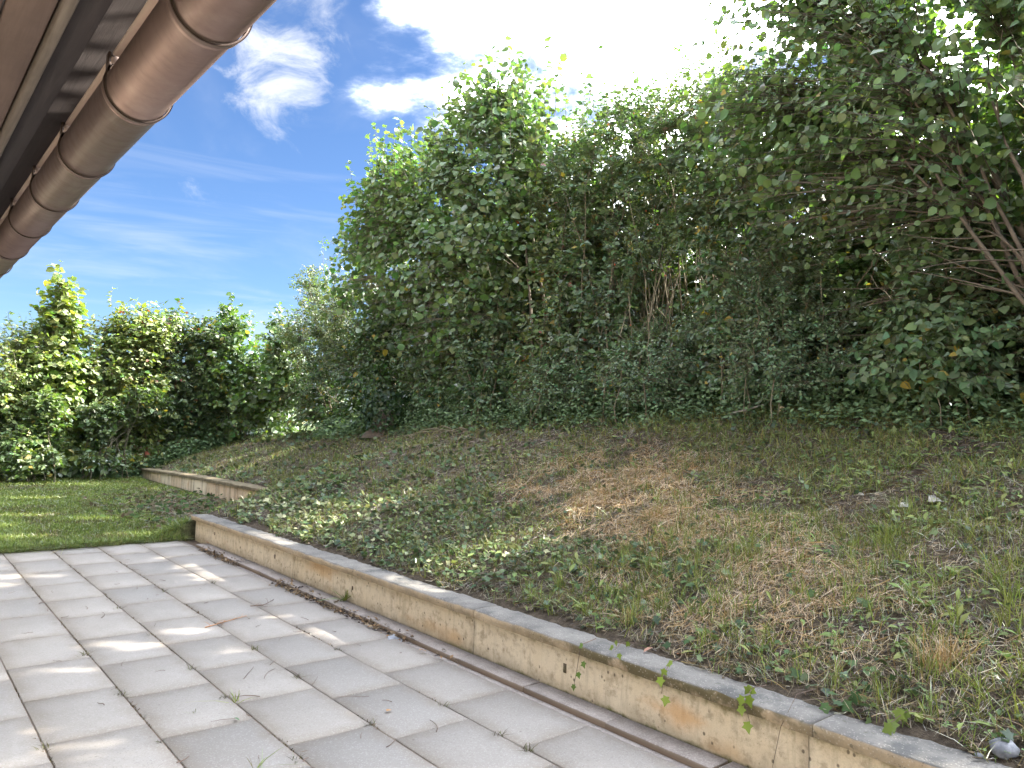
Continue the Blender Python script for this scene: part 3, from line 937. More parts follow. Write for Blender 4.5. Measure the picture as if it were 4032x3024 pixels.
def in_env(env, n, shell=0.45, hole=0.0, seed=0, nsc=1.1):
    wts = np.array([e[6] if len(e) > 6 else e[3] * e[4] * e[5] for e in env], float)
    wts /= wts.sum()
    out = np.zeros((0, 3))
    while len(out) < n:
        k_ = rng.choice(len(env), size=n * 2, p=wts)
        E_ = np.array([e[:6] for e in env])[k_]
        r_ = rng.uniform(0, 1, n * 2) ** shell
        p = E_[:, :3] + rnd_dir(n * 2) * r_[:, None] * E_[:, 3:6]
        if hole > 0:
            p = p[fbm(p[:, 0] * nsc, p[:, 1] * nsc, p[:, 2] * nsc, seed=seed, oct=3) > hole]
        p = p[p[:, 2] > ground_z(p[:, 0], p[:, 1]) + 0.08]
        out = np.concatenate([out, p])
    return out[:n]

def bez(A, B, C, k_):
    u = np.linspace(0, 1, k_)[None, :, None]
    return A[:, None] * (1 - u) ** 2 + 2 * B[:, None] * u * (1 - u) + C[:, None] * u ** 2

def palette(n, base, var=0.25, yellow=0.0, red=0.0, brown=0.0):
    c = np.array(base)[None] * (1 + var * rng.normal(size=(n, 1)))
    c[:, 0] *= 1 + 0.15 * rng.normal(size=n)
    k_ = rng.uniform(size=n)
    c[k_ < yellow] = np.array([0.30, 0.24, 0.04]) * rng.uniform(0.6, 1.1, ((k_ < yellow).sum(), 1))
    k2 = rng.uniform(size=n)
    c[k2 < red] = np.array([0.20, 0.055, 0.03]) * rng.uniform(0.6, 1.2, ((k2 < red).sum(), 1))
    return np.clip(c, 0.008, 0.6)

LEAF_OBJ = {}
def shrub(name, label, cat, base, env, n_tips, tpl=OVATE, lsize=(0.05, 0.075), per=7, base_col=(0.05, 0.10, 0.025), group=None,
          n_stems=8, spread=0.35, stem_r=0.014, stem_mat=M_STEM, twig_len=0.9, droop=0.35, whips=0, whip_z=0.0, var=0.25, yellow=0.01, red=0.0,
          hole=0.0, shell=0.45, seed=0, leaf_mat_=M_LEAF, single=0, flat=0.6, lean=None, wh_env=None, sides=5, hips=0, clear=False, trunks=False, fine=True):
    base = np.array(base, float)
    base[2] = ground_z(base[0], base[1])
    root = empty(name, tuple(base))
    tag(root, label, cat, group)
    E_ = np.array([e[:6] for e in env])
    # main stems
    tg = in_env(env, n_stems, shell=0.8)
    tg[:, 2] = np.maximum(tg[:, 2], base[2] + 0.55 * (E_[:, 2] + E_[:, 5]).max() * rng.uniform(0.5, 1.0, n_stems))
    ang = rng.uniform(0, 2 * np.pi, n_stems)
    B0 = base[None] + np.stack([np.cos(ang), np.sin(ang), 0 * ang], -1) * rng.uniform(0.1, 1, (n_stems, 1)) * spread
    B0[:, 2] = ground_z(B0[:, 0], B0[:, 1]) - 0.05
    ctl = B0 * 0.55 + tg * 0.45
    ctl[:, 2] = B0[:, 2] + (tg[:, 2] - B0[:, 2]) * rng.uniform(0.55, 0.75, n_stems)
    ctl[:, :2] = B0[:, :2] * 0.7 + tg[:, :2] * 0.3
    if lean is not None:
        ctl += np.array(lean)
    KS = 10
    stems = bez(B0, ctl, tg, KS)
    stems[:, 1:-1] += rng.normal(size=(n_stems, KS - 2, 3)) * 0.025
    rad = stem_r * rng.uniform(0.7, 1.25, (n_stems, 1)) * np.linspace(1.0, 0.22, KS)[None]
    # twigs to tips inside the crown
    tips = in_env(env, n_tips, shell, hole, seed)
    pts = stems[:, 2:].reshape(-1, 3)
    A = np.zeros_like(tips)
    for i0 in range(0, n_tips, 400):
        tp = tips[i0:i0 + 400]
        dd = np.linalg.norm(tp[:, None] - pts[None], axis=2) + 1.2 * np.maximum(0, pts[None, :, 2] - tp[:, None, 2] + 0.1)
        A[i0:i0 + 400] = pts[np.argmin(dd + rng.uniform(0, 0.25, dd.shape), axis=1)]
    L = np.linalg.norm(tips - A, axis=1, keepdims=True)
    # long reaches only keep their leafy end
    A_leaf = np.where(L > twig_len, tips - (tips - A) / np.maximum(L, 1e-6) * twig_len, A)
    mid = (A + tips) / 2 + np.stack([0 * L[:, 0], 0 * L[:, 0], 0.16 * L[:, 0]], -1) + rng.normal(size=tips.shape) * 0.06 * L
    KT = 3
    tw = bez(A, mid, tips, KT)
    trad = (0.0022 + 0.0035 * np.minimum(L, 1.2)) * np.linspace(1, 0.35, KT)[None]
    allw = [(tubes(stems, rad, sides))]
    vt, ft = tubes(tw, trad, 3)
    # leaves
    u = np.tile(np.linspace(0.0, 1.0, per)[None], (n_tips, 1)) + rng.uniform(-0.07, 0.07, (n_tips, per))
    u0 = np.clip(1 - twig_len / np.maximum(L, 1e-6), 0.12, 0.8)
    u = np.clip(u0 + (1 - u0) * u, 0.05, 1.0)[..., None]
    P = A[:, None] * (1 - u) ** 2 + 2 * mid[:, None] * u * (1 - u) + tips[:, None] * u ** 2
    tdir = unit(tips - mid)[:, None] * np.ones((1, per, 1))
    P = P.reshape(-1, 3)
    tdir = tdir.reshape(-1, 3)
    side = np.cross(tdir, [0, 0, 1.0])
    sgn = np.tile(np.where(np.arange(per) % 2, 1, -1), n_tips)[:, None]
    ctr = E_[:, :3].mean(0)
    outw = unit(P - ctr)
    D = unit(0.45 * tdir + 0.9 * unit(side + 1e-6) * sgn + 0.3 * outw + 0.45 * rng.normal(size=P.shape) + np.array([0, 0, -droop]))
    N = unit(flat * np.array([0, 0, 1.0]) + 0.55 * outw + 0.55 * rng.normal(size=P.shape))
    if whips:
        we = wh_env if wh_env is not None else env
        wb = in_env(we, whips, 0.7)
        ww = []
        hgt = rng.uniform(0.35, 1.0, whips) * whip_z
        wt = wb + np.stack([rng.normal(size=whips) * 0.10 * hgt, rng.normal(size=whips) * 0.10 * hgt, hgt], -1)
        wm = (wb + wt) / 2 + rng.normal(size=wb.shape) * 0.03
        wp = bez(wb, wm, wt, 6)
        vw, fw_ = tubes(wp, 0.006 * np.linspace(1, 0.3, 6)[None] * np.ones((whips, 1)), 3)
        pw = 16
        uu = np.linspace(0.1, 1.0, pw)[None, :, None] + rng.uniform(-0.03, 0.03, (whips, pw, 1))
        Pw = (wb[:, None] * (1 - uu) ** 2 + 2 * wm[:, None] * uu * (1 - uu) + wt[:, None] * uu ** 2).reshape(-1, 3)
        an = rng.uniform(0, 2 * np.pi, len(Pw))
        Dw = np.stack([np.cos(an), np.sin(an), rng.uniform(-0.5, 0.4, len(Pw))], -1)
        Nw = np.array([0, 0, 0.7]) + 0.7 * rng.normal(size=Pw.shape) + SUN * 0.4
        P = np.concatenate([P, Pw]); D = np.concatenate([D, Dw]); N = np.concatenate([N, Nw])
        vt, ft = np.concatenate([vt, vw]), np.concatenate([ft, fw_ + len(vt)])
    kp = keep_mask(P) & (P[:, 2] > ground_z(P[:, 0], P[:, 1]) + 0.02)
    if clear:      # the lit inside of the crown where the trunks show
        kp &= ~((P[:, 0] < 6.75) & (P[:, 1] < 3.1) & (P[:, 2] > 2.2) & (P[:, 2] < 4.5) & (rng.uniform(size=len(P)) < 0.20))
    P, D, N = P[kp], D[kp], N[kp]
    size = np.clip(rng.lognormal(math.log((lsize[0] + lsize[1]) / 2 * .92), 0.28, len(P)), lsize[0] * .45, lsize[1] * 1.25)
    cl = palette(len(P), base_col, var, yellow, red)
    clump = fbm(P[:, 0] * 1.6, P[:, 1] * 1.6, P[:, 2] * 1.6, seed=seed + 90, oct=2)[:, None]
    cl = np.clip(cl * 1.22 * (0.78 + 0.45 * clump), 0.01, 0.6)
    # woody parts
    v0, f0 = allw[0]
    ktw = keep_mask(tw.reshape(-1, 3)).reshape(len(tw), KT).all(axis=1)
    ktw &= (rng.uniform(size=len(tw)) < 0.7) | (L[:, 0] > 0.8)
    vt2, ft2 = tubes(tw[ktw], np.broadcast_to(trad, (len(tw), KT))[ktw], 3)
    if whips:
        vt2, ft2 = np.concatenate([vt2, vw]), np.concatenate([ft2, fw_ + len(vt2)])
    vt, ft = vt2, ft2
    obj_np('stems', v0, f0, stem_mat, root, smooth=True)
    if fine:
        tag(obj_np('twigs', vt, ft, stem_mat, root), kind='stuff')
    wid = rng.uniform(0.85, 1.15, len(P))
    if single:
        dist = np.linalg.norm(P - EYE, axis=1) - size * 12
        pick = np.argsort(dist)[:single]
        msk = np.zeros(len(P), bool); msk[pick] = True
        key = name
        tm = []
        for q in range(4):
            cc = np.repeat(palette(1, base_col, 0.12), len(tpl[0]), axis=0)
            tm.append(mesh_np('leaf', tpl[0], tpl[1], leaf_mat_, cc))
        for i in pick:
            dd_ = unit(D[i]); nn_ = unit(N[i] - dd_ * (N[i] @ dd_)); xx_ = np.cross(dd_, nn_); s_ = size[i]
            lo = bpy.data.objects.new('leaf', tm[i % 4])
            M4 = Matrix(((xx_[0] * s_, dd_[0] * s_, nn_[0] * s_, P[i, 0]), (xx_[1] * s_, dd_[1] * s_, nn_[1] * s_, P[i, 1]), (xx_[2] * s_, dd_[2] * s_, nn_[2] * s_, P[i, 2]), (0, 0, 0, 1)))
            COL.objects.link(lo)
            lo.parent = root
            lo.matrix_parent_inverse = Matrix.Translation(-Vector(base))
            lo.matrix_basis = M4
        P, D, N, size, cl, wid = P[~msk], D[~msk], N[~msk], size[~msk], cl[~msk], wid[~msk]
    V, F, C = scatter(tpl, P, D, N, size, cl, wid)
    cr = obj_np('crown', V, F, leaf_mat_, root, cols=C)
    tag(cr, kind='stuff')
    if trunks:
        for q in range(6):
            jy, jz = rng.uniform(-.5, .6), rng.uniform(-.5, .5)
            pts = np.array([(base[0] - .1 + rng.normal() * .15, base[1] + rng.normal() * .15, base[2] - .1), (6.75 + rng.normal() * .12, 2.0 + jy * .5, 2.6 + jz * .2), (6.65 + rng.normal() * .2, 2.6 + jy, 3.8 + jz * .5), (6.6 + rng.normal() * .3, 3.15 + jy * 1.4, 4.8 + jz)])
            uu = np.linspace(0, 3, 14)
            pl = np.stack([np.interp(uu, range(4), pts[:, c_]) for c_ in range(3)], -1)
            pl[1:-1] = (pl[:-2] + 2 * pl[1:-1] + pl[2:]) / 4
            pl[1:-1] += rng.normal(size=(12, 3)) * .022
            v_, f_ = tubes(pl[None], (rng.uniform(.013, .027) * np.linspace(1, .3, 14) * rng.uniform(.9, 1.12, 14))[None], 8)
            tr_ = obj_np('trunk', v_, f_, stem_mat, root, smooth=True)
            bi = rng.integers(4, 12, 6)
            e0 = pl[bi]
            e2 = e0 + np.stack([rng.normal(size=6) * .25, rng.uniform(-.1, .8, 6), rng.uniform(-.1, .7, 6)], -1)
            bz_ = bez(e0, (e0 + e2) / 2 + rng.normal(size=(6, 3)) * .06, e2, 5)
            for b_ in range(6):
                v_, f_ = tubes(bz_[b_:b_ + 1], .008 * np.linspace(1, .35, 5)[None], 5)
                obj_np('side_branch', v_, f_, stem_mat, tr_, smooth=True)
    if hips:
        hp = tips[rng.choice(len(tips), hips, replace=False)]
        ico = np.array([(0, 0, 1), (1, 0, 0), (0, 1, 0), (-1, 0, 0), (0, -1, 0), (0, 0, -1.25)], float)
        icf = np.array([(0, 1, 2), (0, 2, 3), (0, 3, 4), (0, 4, 1), (5, 2, 1), (5, 3, 2), (5, 4, 3), (5, 1, 4)])
        V, F, C = scatter((ico, icf), hp, rnd_dir(hips), rnd_dir(hips), np.full(hips, 0.011), np.ones((hips, 3)))
        tag(obj_np('rose_hips', V, F, M_HIP, root, smooth=True), kind='stuff')
    return root

HAZ = (0.092, 0.155, 0.052)
DOG = (0.084, 0.142, 0.064)
PRI = (0.105, 0.170, 0.090)

# big hazel whose crown leans over the bank end
shrub('hazel_tree', 'tall hazel tree with round leaves, its crown top sunlit against the sky', 'tree',
      (7.5, 8.2, 0), [(7.3, 9.6, 4.9, 1.35, 1.9, 1.55), (7.4, 10.4, 3.6, 1.3, 1.85, 1.7), (7.2, 9.3, 6.0, 1.0, 1.4, 1.0), (7.0, 11.6, 4.7, 0.9, 1.5, 1.5), (6.8, 12.4, 3.9, .8, 1.2, 1.4), (6.9, 12.2, 5.2, .8, 1.0, 1.0), (7.3, 9.0, 3.8, 1.2, 1.4, 1.3)],
      5000, ROUND, (0.075, 0.115), 8, HAZ, n_stems=12, spread=0.5, stem_r=0.035, stem_mat=M_BARK, whips=150, whip_z=1.25,
      wh_env=[(7.2, 9.4, 5.8, 0.8, 1.5, 0.6), (7.1, 11.6, 5.3, 0.8, 1.7, 0.8), (7.2, 8.3, 5.2, .6, .8, .4)], yellow=0.006, seed=1, single=220, hole=0.30)
# hazel with several trunks at the right
shrub('hazel_tree', 'large hazel tree with several brown trunks leaning out over the bank, in deep shade', 'tree',
      (7.3, 1.6, 0), [(6.7, 3.2, 4.6, 1.5, 1.75, 1.5), (7.2, 1.4, 4.3, 1.5, 2.0, 1.9), (6.6, 3.9, 4.4, 1.1, 1.1, 1.3), (7.0, 2.4, 6.0, 1.5, 2.2, 1.1), (7.2, 0.8, 2.9, 1.1, 1.6, 1.0), (7.3, 3.4, 3.2, .9, 1.2, 1.0)],
      5300, ROUND, (0.055, 0.092), 8, HAZ, n_stems=14, spread=0.45, stem_r=0.048, stem_mat=M_BARK, yellow=0.008, seed=2, single=240, hole=0.32, lean=(0, 0.1, 0.2), droop=0.5, clear=True, trunks=True)
# middle of the hedge
mid = [
    ('dogwood_shrub', 'dense dark green dogwood with many upright pale stems, next to the large shading hazel', (7.6, 5.0), [(7.5, 4.9, 2.9, 0.9, 1.1, 1.5), (7.5, 4.9, 4.4, .9, 1.1, 1.2)], 1700, DOG, 0.03, 0),
    ('rose_shrub', 'wild rose thicket with red hips along its ragged top', (7.8, 6.1), [(7.6, 6.0, 4.9, 0.95, 1.2, 1.1), (7.7, 6.1, 3.1, .9, 1.0, 1.3), (7.6, 5.3, 4.8, .8, 1.0, .9), (7.5, 5.7, 3.7, .8, 1.0, .9)], 2200, (0.078, 0.125, 0.04), 0.02, 0.0),
    ('dogwood_shrub', 'dogwood thicket of thin straight stems behind the fallen stems on the bank', (7.5, 6.9), [(7.5, 7.0, 2.8, 0.95, 1.1, 1.4), (7.6, 7.0, 4.8, .95, 1.2, 1.2)], 2000, DOG, 0.02, 0),
    ('spindle_shrub', 'olive green spindle shrub under the right flank of the sunlit hazel', (7.6, 7.9), [(7.5, 8.0, 2.8, .9, 1.0, 1.5), (7.7, 7.9, 4.5, .9, 1.1, 1.3)], 1900, (0.085, 0.130, 0.04), 0.03, 0.01),
    ('dogwood_shrub', 'dogwood with arching pale canes rising from the ivy beside the stump', (7.4, 9.1), [(7.3, 9.2, 2.5, .9, 1.1, 1.25), (7.8, 8.8, 3.6, .8, 1.0, .9)], 1500, DOG, 0.02, 0),
    ('dogwood_shrub', 'shaded dogwood behind the rotten stump under the leaning hazel crown', (7.5, 10.6), [(7.4, 10.7, 2.4, .9, 1.2, 1.3), (7.6, 11.2, 2.6, .8, 1.1, 1.3)], 1500, DOG, 0.02, 0),
    ('dogwood_shrub', 'dogwood wall behind the bramble, dim green below the hazel trunks', (7.9, 3.4), [(7.8, 3.5, 2.8, .8, 1.2, 1.3)], 900, DOG, 0.02, 0),
    ('dogwood_shrub', 'dogwood wall behind the sapling tangle, dim green below the hazel trunks', (8.0, 1.6), [(7.9, 1.6, 2.7, .8, 1.3, 1.2)], 900, DOG, 0.02, 0),
]
for i, (nm, lb, bp, env, nt, bc, yl, rd) in enumerate(mid):
    rose = nm == 'rose_shrub'
    env = env + [(bp[0] - .15, bp[1], float(ground_z(bp[0], bp[1])) + .35, .6, 1.0, .55, env[0][3] * env[0][4] * env[0][5] * .5)]
    shrub(nm, lb, 'shrub', (bp[0], bp[1], 0), env, nt, ROSE if rose else OVATE_S, (0.08, 0.12) if rose else (0.06, 0.095), 7 if rose else 11, bc,
          group='shrubs of the hedge on top of the bank', n_stems=30, spread=0.8, stem_r=0.012, yellow=yl, red=rd, seed=20 + i, whips=30 if i in (1, 2, 3) else 8,
          whip_z=0.7, wh_env=[(e[0], e[1], e[2] + e[5] * 0.6, e[3] * .8, e[4] * .8, e[5] * 0.25) for e in env[1:-1] or env[:1]], hips=60 if rose else 0, hole=0.18, shell=0.36)
# second row behind, closing the hedge
for i, (y_, z_, h_) in enumerate(((0.9, 3.2, 1.6), (2.6, 3.2, 1.7), (4.2, 3.3, 1.8), (5.7, 3.4, 1.8), (7.2, 3.4, 1.8), (8.6, 3.2, 1.7), (10.2, 2.9, 1.7), (11.9, 2.6, 1.6), (13.5, 2.0, 1.3))):
    shrub('field_maple', 'field maple in the rear row of the hedge, glimpsed through gaps as backlit green', 'shrub', (8.9, y_, 0), [(8.8, y_, z_, .7, 1.0, h_), (8.5, y_, 2.0, .6, 1.0, .8, 1.2), (8.5, y_, z_ + 1.3, .7, 1.0, 1.0, .9)], 1150, OVATE_S, (0.12, 0.17), 8, (0.075, 0.125, 0.03),
          group='rear row of the hedge', n_stems=10, spread=.5, stem_r=.02, seed=140 + i, hole=.26, fine=False)
for i, y_ in enumerate((1.6, 3.4, 5.0, 6.4, 7.8, 9.4)):
    shrub('field_maple', 'field maple deepest in the hedge, only its backlit leaves showing through gaps', 'shrub', (10.0, y_, 0), [(9.9, y_, 3.7, .6, 1.1, 1.7), (9.9, y_, 2.3, .6, 1.1, .8)], 620, OVATE_S, (0.14, 0.19), 8, (0.075, 0.125, 0.03),
          group='deepest row of the hedge', n_stems=7, spread=.5, stem_r=.02, seed=180 + i, hole=.2, fine=False)
# low front layer of privet and saplings at the hedge foot
low = [
    ('privet_shrub', 'low glossy privet spreading onto the bank under the shading hazel', (6.95, 4.2), [(6.95, 4.2, 2.1, .6, .9, .6), (7.15, 4.3, 2.8, .6, .9, .8)], 1300),
    ('privet_shrub', 'small-leaved privet mound in front of the dogwood stems', (7.0, 5.9), [(6.98, 5.9, 2.0, .55, .95, .55), (7.2, 6.0, 2.6, .5, .8, .6)], 1150),
    ('privet_shrub', 'small-leaved privet mound at the hedge foot facing the straw patch', (6.95, 7.4), [(6.98, 7.5, 1.9, .5, .9, .5)], 760),
    ('bramble_shrub', 'bramble with yellowing lower leaves in the hedge corner below the trunks', (6.9, 2.7), [(6.95, 2.7, 2.05, .6, .9, .6), (7.2, 2.9, 2.8, .6, .9, .8)], 900),
    ('sapling_shrub', 'broad-leaved sapling tangle under the leaning trunks', (7.0, 1.3), [(6.98, 1.2, 2.1, .6, 1.0, .6), (7.2, 1.1, 3.0, .7, 1.0, .8)], 950),
]
for i, (nm, lb, bp, env, nt) in enumerate(low):
    pv = nm == 'privet_shrub'
    shrub(nm, lb, 'shrub', (bp[0], bp[1], 0), env, nt, OVATE_S if pv else OVATE, (0.036, 0.056) if pv else (0.06, 0.10), 9 if pv else 7, PRI if pv else (0.100, 0.165, 0.07),
          group='low shrubs at the hedge foot', n_stems=14, spread=0.5, stem_r=0.007, twig_len=0.5, yellow=0.01 if pv else 0.03, seed=40 + i, flat=0.9)
# hedge running on to the far corner
corner = [
    ('rose_shrub', 'airy wild rose with thin arching sprays of tiny leaves against the sky', (7.6, 15.4), [(7.0, 14.2, 3.0, .8, 1.2, 1.5), (6.9, 15.0, 3.4, .7, .9, 1.3), (7.2, 13.4, 3.0, .8, 1.0, 1.2)], 1350, ROSE, (0.10, 0.14), (0.085, 0.12, 0.045), 30, .9),
    ('viburnum_shrub', 'light green viburnum filling the corner of the two hedges', (7.3, 14.2), [(7.2, 14.2, 1.9, .8, 1.5, 1.0), (7.3, 15.8, 1.7, .7, 1.3, .9)], 1100, OVATE, (0.08, 0.11), (0.060, 0.11, 0.03), 6, .4),
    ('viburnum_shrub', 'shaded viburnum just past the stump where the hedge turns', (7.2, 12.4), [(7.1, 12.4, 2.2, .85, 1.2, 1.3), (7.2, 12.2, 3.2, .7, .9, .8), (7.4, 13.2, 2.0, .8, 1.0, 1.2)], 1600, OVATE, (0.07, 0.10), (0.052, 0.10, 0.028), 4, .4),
    ('maple_shrub', 'bright green maple shoots catching sun at the hedge corner', (6.6, 18.1), [(6.4, 18.1, 2.9, .9, .8, 1.2), (6.8, 17.8, 1.8, 1.1, .9, 1.1), (7.2, 17.0, 2.2, .7, 1.0, 1.1), (7.0, 16.3, 2.7, .7, .9, 1.3)], 1400, ROUND, (0.085, 0.12), (0.075, 0.13, 0.03), 10, .5),
]
for i, (nm, lb, bp, env, nt, tp, ls, bc, wh, wz) in enumerate(corner):
    shrub(nm, lb, 'shrub', (bp[0], bp[1], 0), env, nt, OVATE_S if tp is OVATE else tp, ls, 8 if i else 6, bc, group='shrubs in the hedge corner', n_stems=14, spread=0.5,
          stem_r=0.014, seed=60 + i, whips=wh, whip_z=wz, hole=0.22 if i else 0.36, yellow=0.02)
# hedge at the far end of the lawn; sun and shade put into leaf colours
back = [
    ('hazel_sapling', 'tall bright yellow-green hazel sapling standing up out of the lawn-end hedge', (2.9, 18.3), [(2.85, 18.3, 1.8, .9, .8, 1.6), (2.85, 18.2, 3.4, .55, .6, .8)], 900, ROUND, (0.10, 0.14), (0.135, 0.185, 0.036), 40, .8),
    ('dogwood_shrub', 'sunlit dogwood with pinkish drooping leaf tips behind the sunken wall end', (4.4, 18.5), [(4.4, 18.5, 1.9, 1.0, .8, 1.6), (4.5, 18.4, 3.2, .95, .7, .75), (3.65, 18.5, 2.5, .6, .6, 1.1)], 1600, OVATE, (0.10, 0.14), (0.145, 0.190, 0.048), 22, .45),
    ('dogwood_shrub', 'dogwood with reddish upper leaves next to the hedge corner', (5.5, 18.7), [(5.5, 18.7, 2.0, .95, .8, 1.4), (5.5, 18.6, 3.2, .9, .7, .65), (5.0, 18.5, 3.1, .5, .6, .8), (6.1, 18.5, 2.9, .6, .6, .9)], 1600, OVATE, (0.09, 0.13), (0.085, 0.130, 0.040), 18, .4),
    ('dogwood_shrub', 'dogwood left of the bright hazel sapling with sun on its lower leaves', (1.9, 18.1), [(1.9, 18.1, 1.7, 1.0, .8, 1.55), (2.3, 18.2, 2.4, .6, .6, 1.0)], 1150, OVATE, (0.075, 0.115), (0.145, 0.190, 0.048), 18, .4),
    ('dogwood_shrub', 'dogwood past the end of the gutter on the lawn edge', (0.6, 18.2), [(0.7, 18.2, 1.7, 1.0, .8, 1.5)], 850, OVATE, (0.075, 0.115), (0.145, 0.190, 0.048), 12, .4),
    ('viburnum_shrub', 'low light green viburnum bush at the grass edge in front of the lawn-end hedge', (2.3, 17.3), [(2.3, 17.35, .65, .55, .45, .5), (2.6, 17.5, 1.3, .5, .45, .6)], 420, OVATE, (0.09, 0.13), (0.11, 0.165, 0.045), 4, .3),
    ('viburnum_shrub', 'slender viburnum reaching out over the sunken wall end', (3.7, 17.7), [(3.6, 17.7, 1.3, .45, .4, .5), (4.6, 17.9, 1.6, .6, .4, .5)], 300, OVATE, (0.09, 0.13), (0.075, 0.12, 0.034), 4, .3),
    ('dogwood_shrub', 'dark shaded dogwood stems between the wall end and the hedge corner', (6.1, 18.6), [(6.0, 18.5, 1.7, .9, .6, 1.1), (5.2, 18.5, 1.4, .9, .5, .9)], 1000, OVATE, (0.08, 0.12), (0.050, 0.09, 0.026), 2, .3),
]
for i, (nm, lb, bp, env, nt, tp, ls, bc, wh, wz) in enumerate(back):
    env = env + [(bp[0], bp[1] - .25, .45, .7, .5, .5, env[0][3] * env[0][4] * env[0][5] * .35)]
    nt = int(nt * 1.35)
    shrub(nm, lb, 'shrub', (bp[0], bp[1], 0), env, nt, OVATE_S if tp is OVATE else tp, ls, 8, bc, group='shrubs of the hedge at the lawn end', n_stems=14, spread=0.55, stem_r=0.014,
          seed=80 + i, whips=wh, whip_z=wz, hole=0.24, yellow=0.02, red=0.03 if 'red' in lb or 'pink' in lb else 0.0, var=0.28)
for i, (x_, h_) in enumerate(((0.2, 1.4), (1.5, 1.4), (2.9, 1.5), (4.3, 1.5), (5.7, 1.5), (7.1, 1.5), (8.2, 1.4))):
    shrub('field_maple', 'field maple closing the lawn-end hedge from behind, seen only in gaps', 'shrub', (x_, 19.9, 0), [(x_, 19.8, 1.5, 1.0, .6, h_)], 420, OVATE_S, (0.13, 0.18), 8, (0.06, 0.10, 0.028),
          group='rear row of the lawn-end hedge', n_stems=8, spread=.5, stem_r=.02, seed=160 + i, hole=.2, fine=False)

# ------------------------------------------------------------------ ivy carpet and ground plants
def bank_ok(X, Y):
    """bare concrete of coping and patio stays clear"""
    c1 = (Y < 9.05) & (X < 2.95 + 0.16 * fbm(X * 4, Y * 4, seed=7))
    c2 = (Y > 10.25) & (Y < 18.25) & (X > X_FAR - 0.06) & (X < X_FAR + 0.15)
    c3 = (Y > 8.8) & (Y < 9.04) & (X < 3.6) & (X > 2.8)
    return ~(c1 | c2 | c3)

def pts_in(x0, x1, y0, y1, n):
    return np.stack([rng.uniform(x0, x1, n), rng.uniform(y0, y1, n)], -1)

def gauss2(P, cx, cy, sx_, sy_):
    return np.exp(-(((P[:, 0] - cx) / sx_) ** 2 + ((P[:, 1] - cy) / sy_) ** 2))

def in_view(P, z=0.3):
    q = np.stack([P[:, 0], P[:, 1], np.full(len(P), z - CAM_H)], -1)
    dep = q @ fw
    xx = (q @ rt) / np.maximum(dep, 0.01)
    return (dep > 0.4) & (np.abs(xx) < 0.95)

# density maps over the bank (world metres)
def m_straw(P):
    s_ = 1.3 * gauss2(P, 4.35, 3.65, .55, .75) + 0.9 * gauss2(P, 4.75, 4.7, .45, .7) + 0.55 * gauss2(P, 3.35, 2.8, .25, .6) + 0.5 * gauss2(P, 3.8, 2.6, .5, .6) + .35 * gauss2(P, 3.5, 1.5, .5, .6) + .7 * gauss2(P, 5.2, 4.8, .7, 1.0) + .45 * gauss2(P, 3.9, 2.2, .8, .9)
    return np.clip(s_ * (0.45 + 1.1 * fbm(P[:, 0] * 2.2, P[:, 1] * 2.2, seed=101)) * sstep(0.30, 0.52, fbm(P[:, 0] * 4.5, P[:, 1] * 4.5, seed=103)), 0, 1)
def m_green(P):
    s_ = 1.1 * sstep(4.3, 5.4, P[:, 0]) * sstep(6.0, 3.2, P[:, 1]) + 0.9 * gauss2(P, 4.8, 1.9, .7, .9) + 0.75 * sstep(9.0, 10.5, P[:, 1]) * sstep(6.4, 5.2, P[:, 0]) + 0.50
    return np.clip(s_ * (0.35 + 1.2 * fbm(P[:, 0] * 1.7, P[:, 1] * 1.7, seed=111)), 0, 1)
def m_ivy(P):
    s_ = 1.0 * gauss2(P, 3.4, 7.2, .5, 1.7) + 0.9 * gauss2(P, 3.4, 4.6, .4, 1.1) + .8 * gauss2(P, 3.7, 3.4, .4, .5) + 0.35 * sstep(3.9, 5.2, P[:, 1]) * sstep(5.8, 4.2, P[:, 0]) + 0.9 * sstep(6.15, 6.7, P[:, 0]) + .35 * gauss2(P, 3.2, 2.2, .25, 1.2) + .12
    return np.clip(s_ * (0.3 + 1.3 * fbm(P[:, 0] * 2.6, P[:, 1] * 2.6, seed=121)), 0, 1)

def place(P):
    z = ground_z(P[:, 0], P[:, 1])
    on = (P[:, 0] < 3.078) & (P[:, 0] > 2.83) & (P[:, 1] < 9.02)
    return np.stack([P[:, 0], P[:, 1], np.where(on, np.maximum(z, wtop(P[:, 1]) + .006), z)], -1)

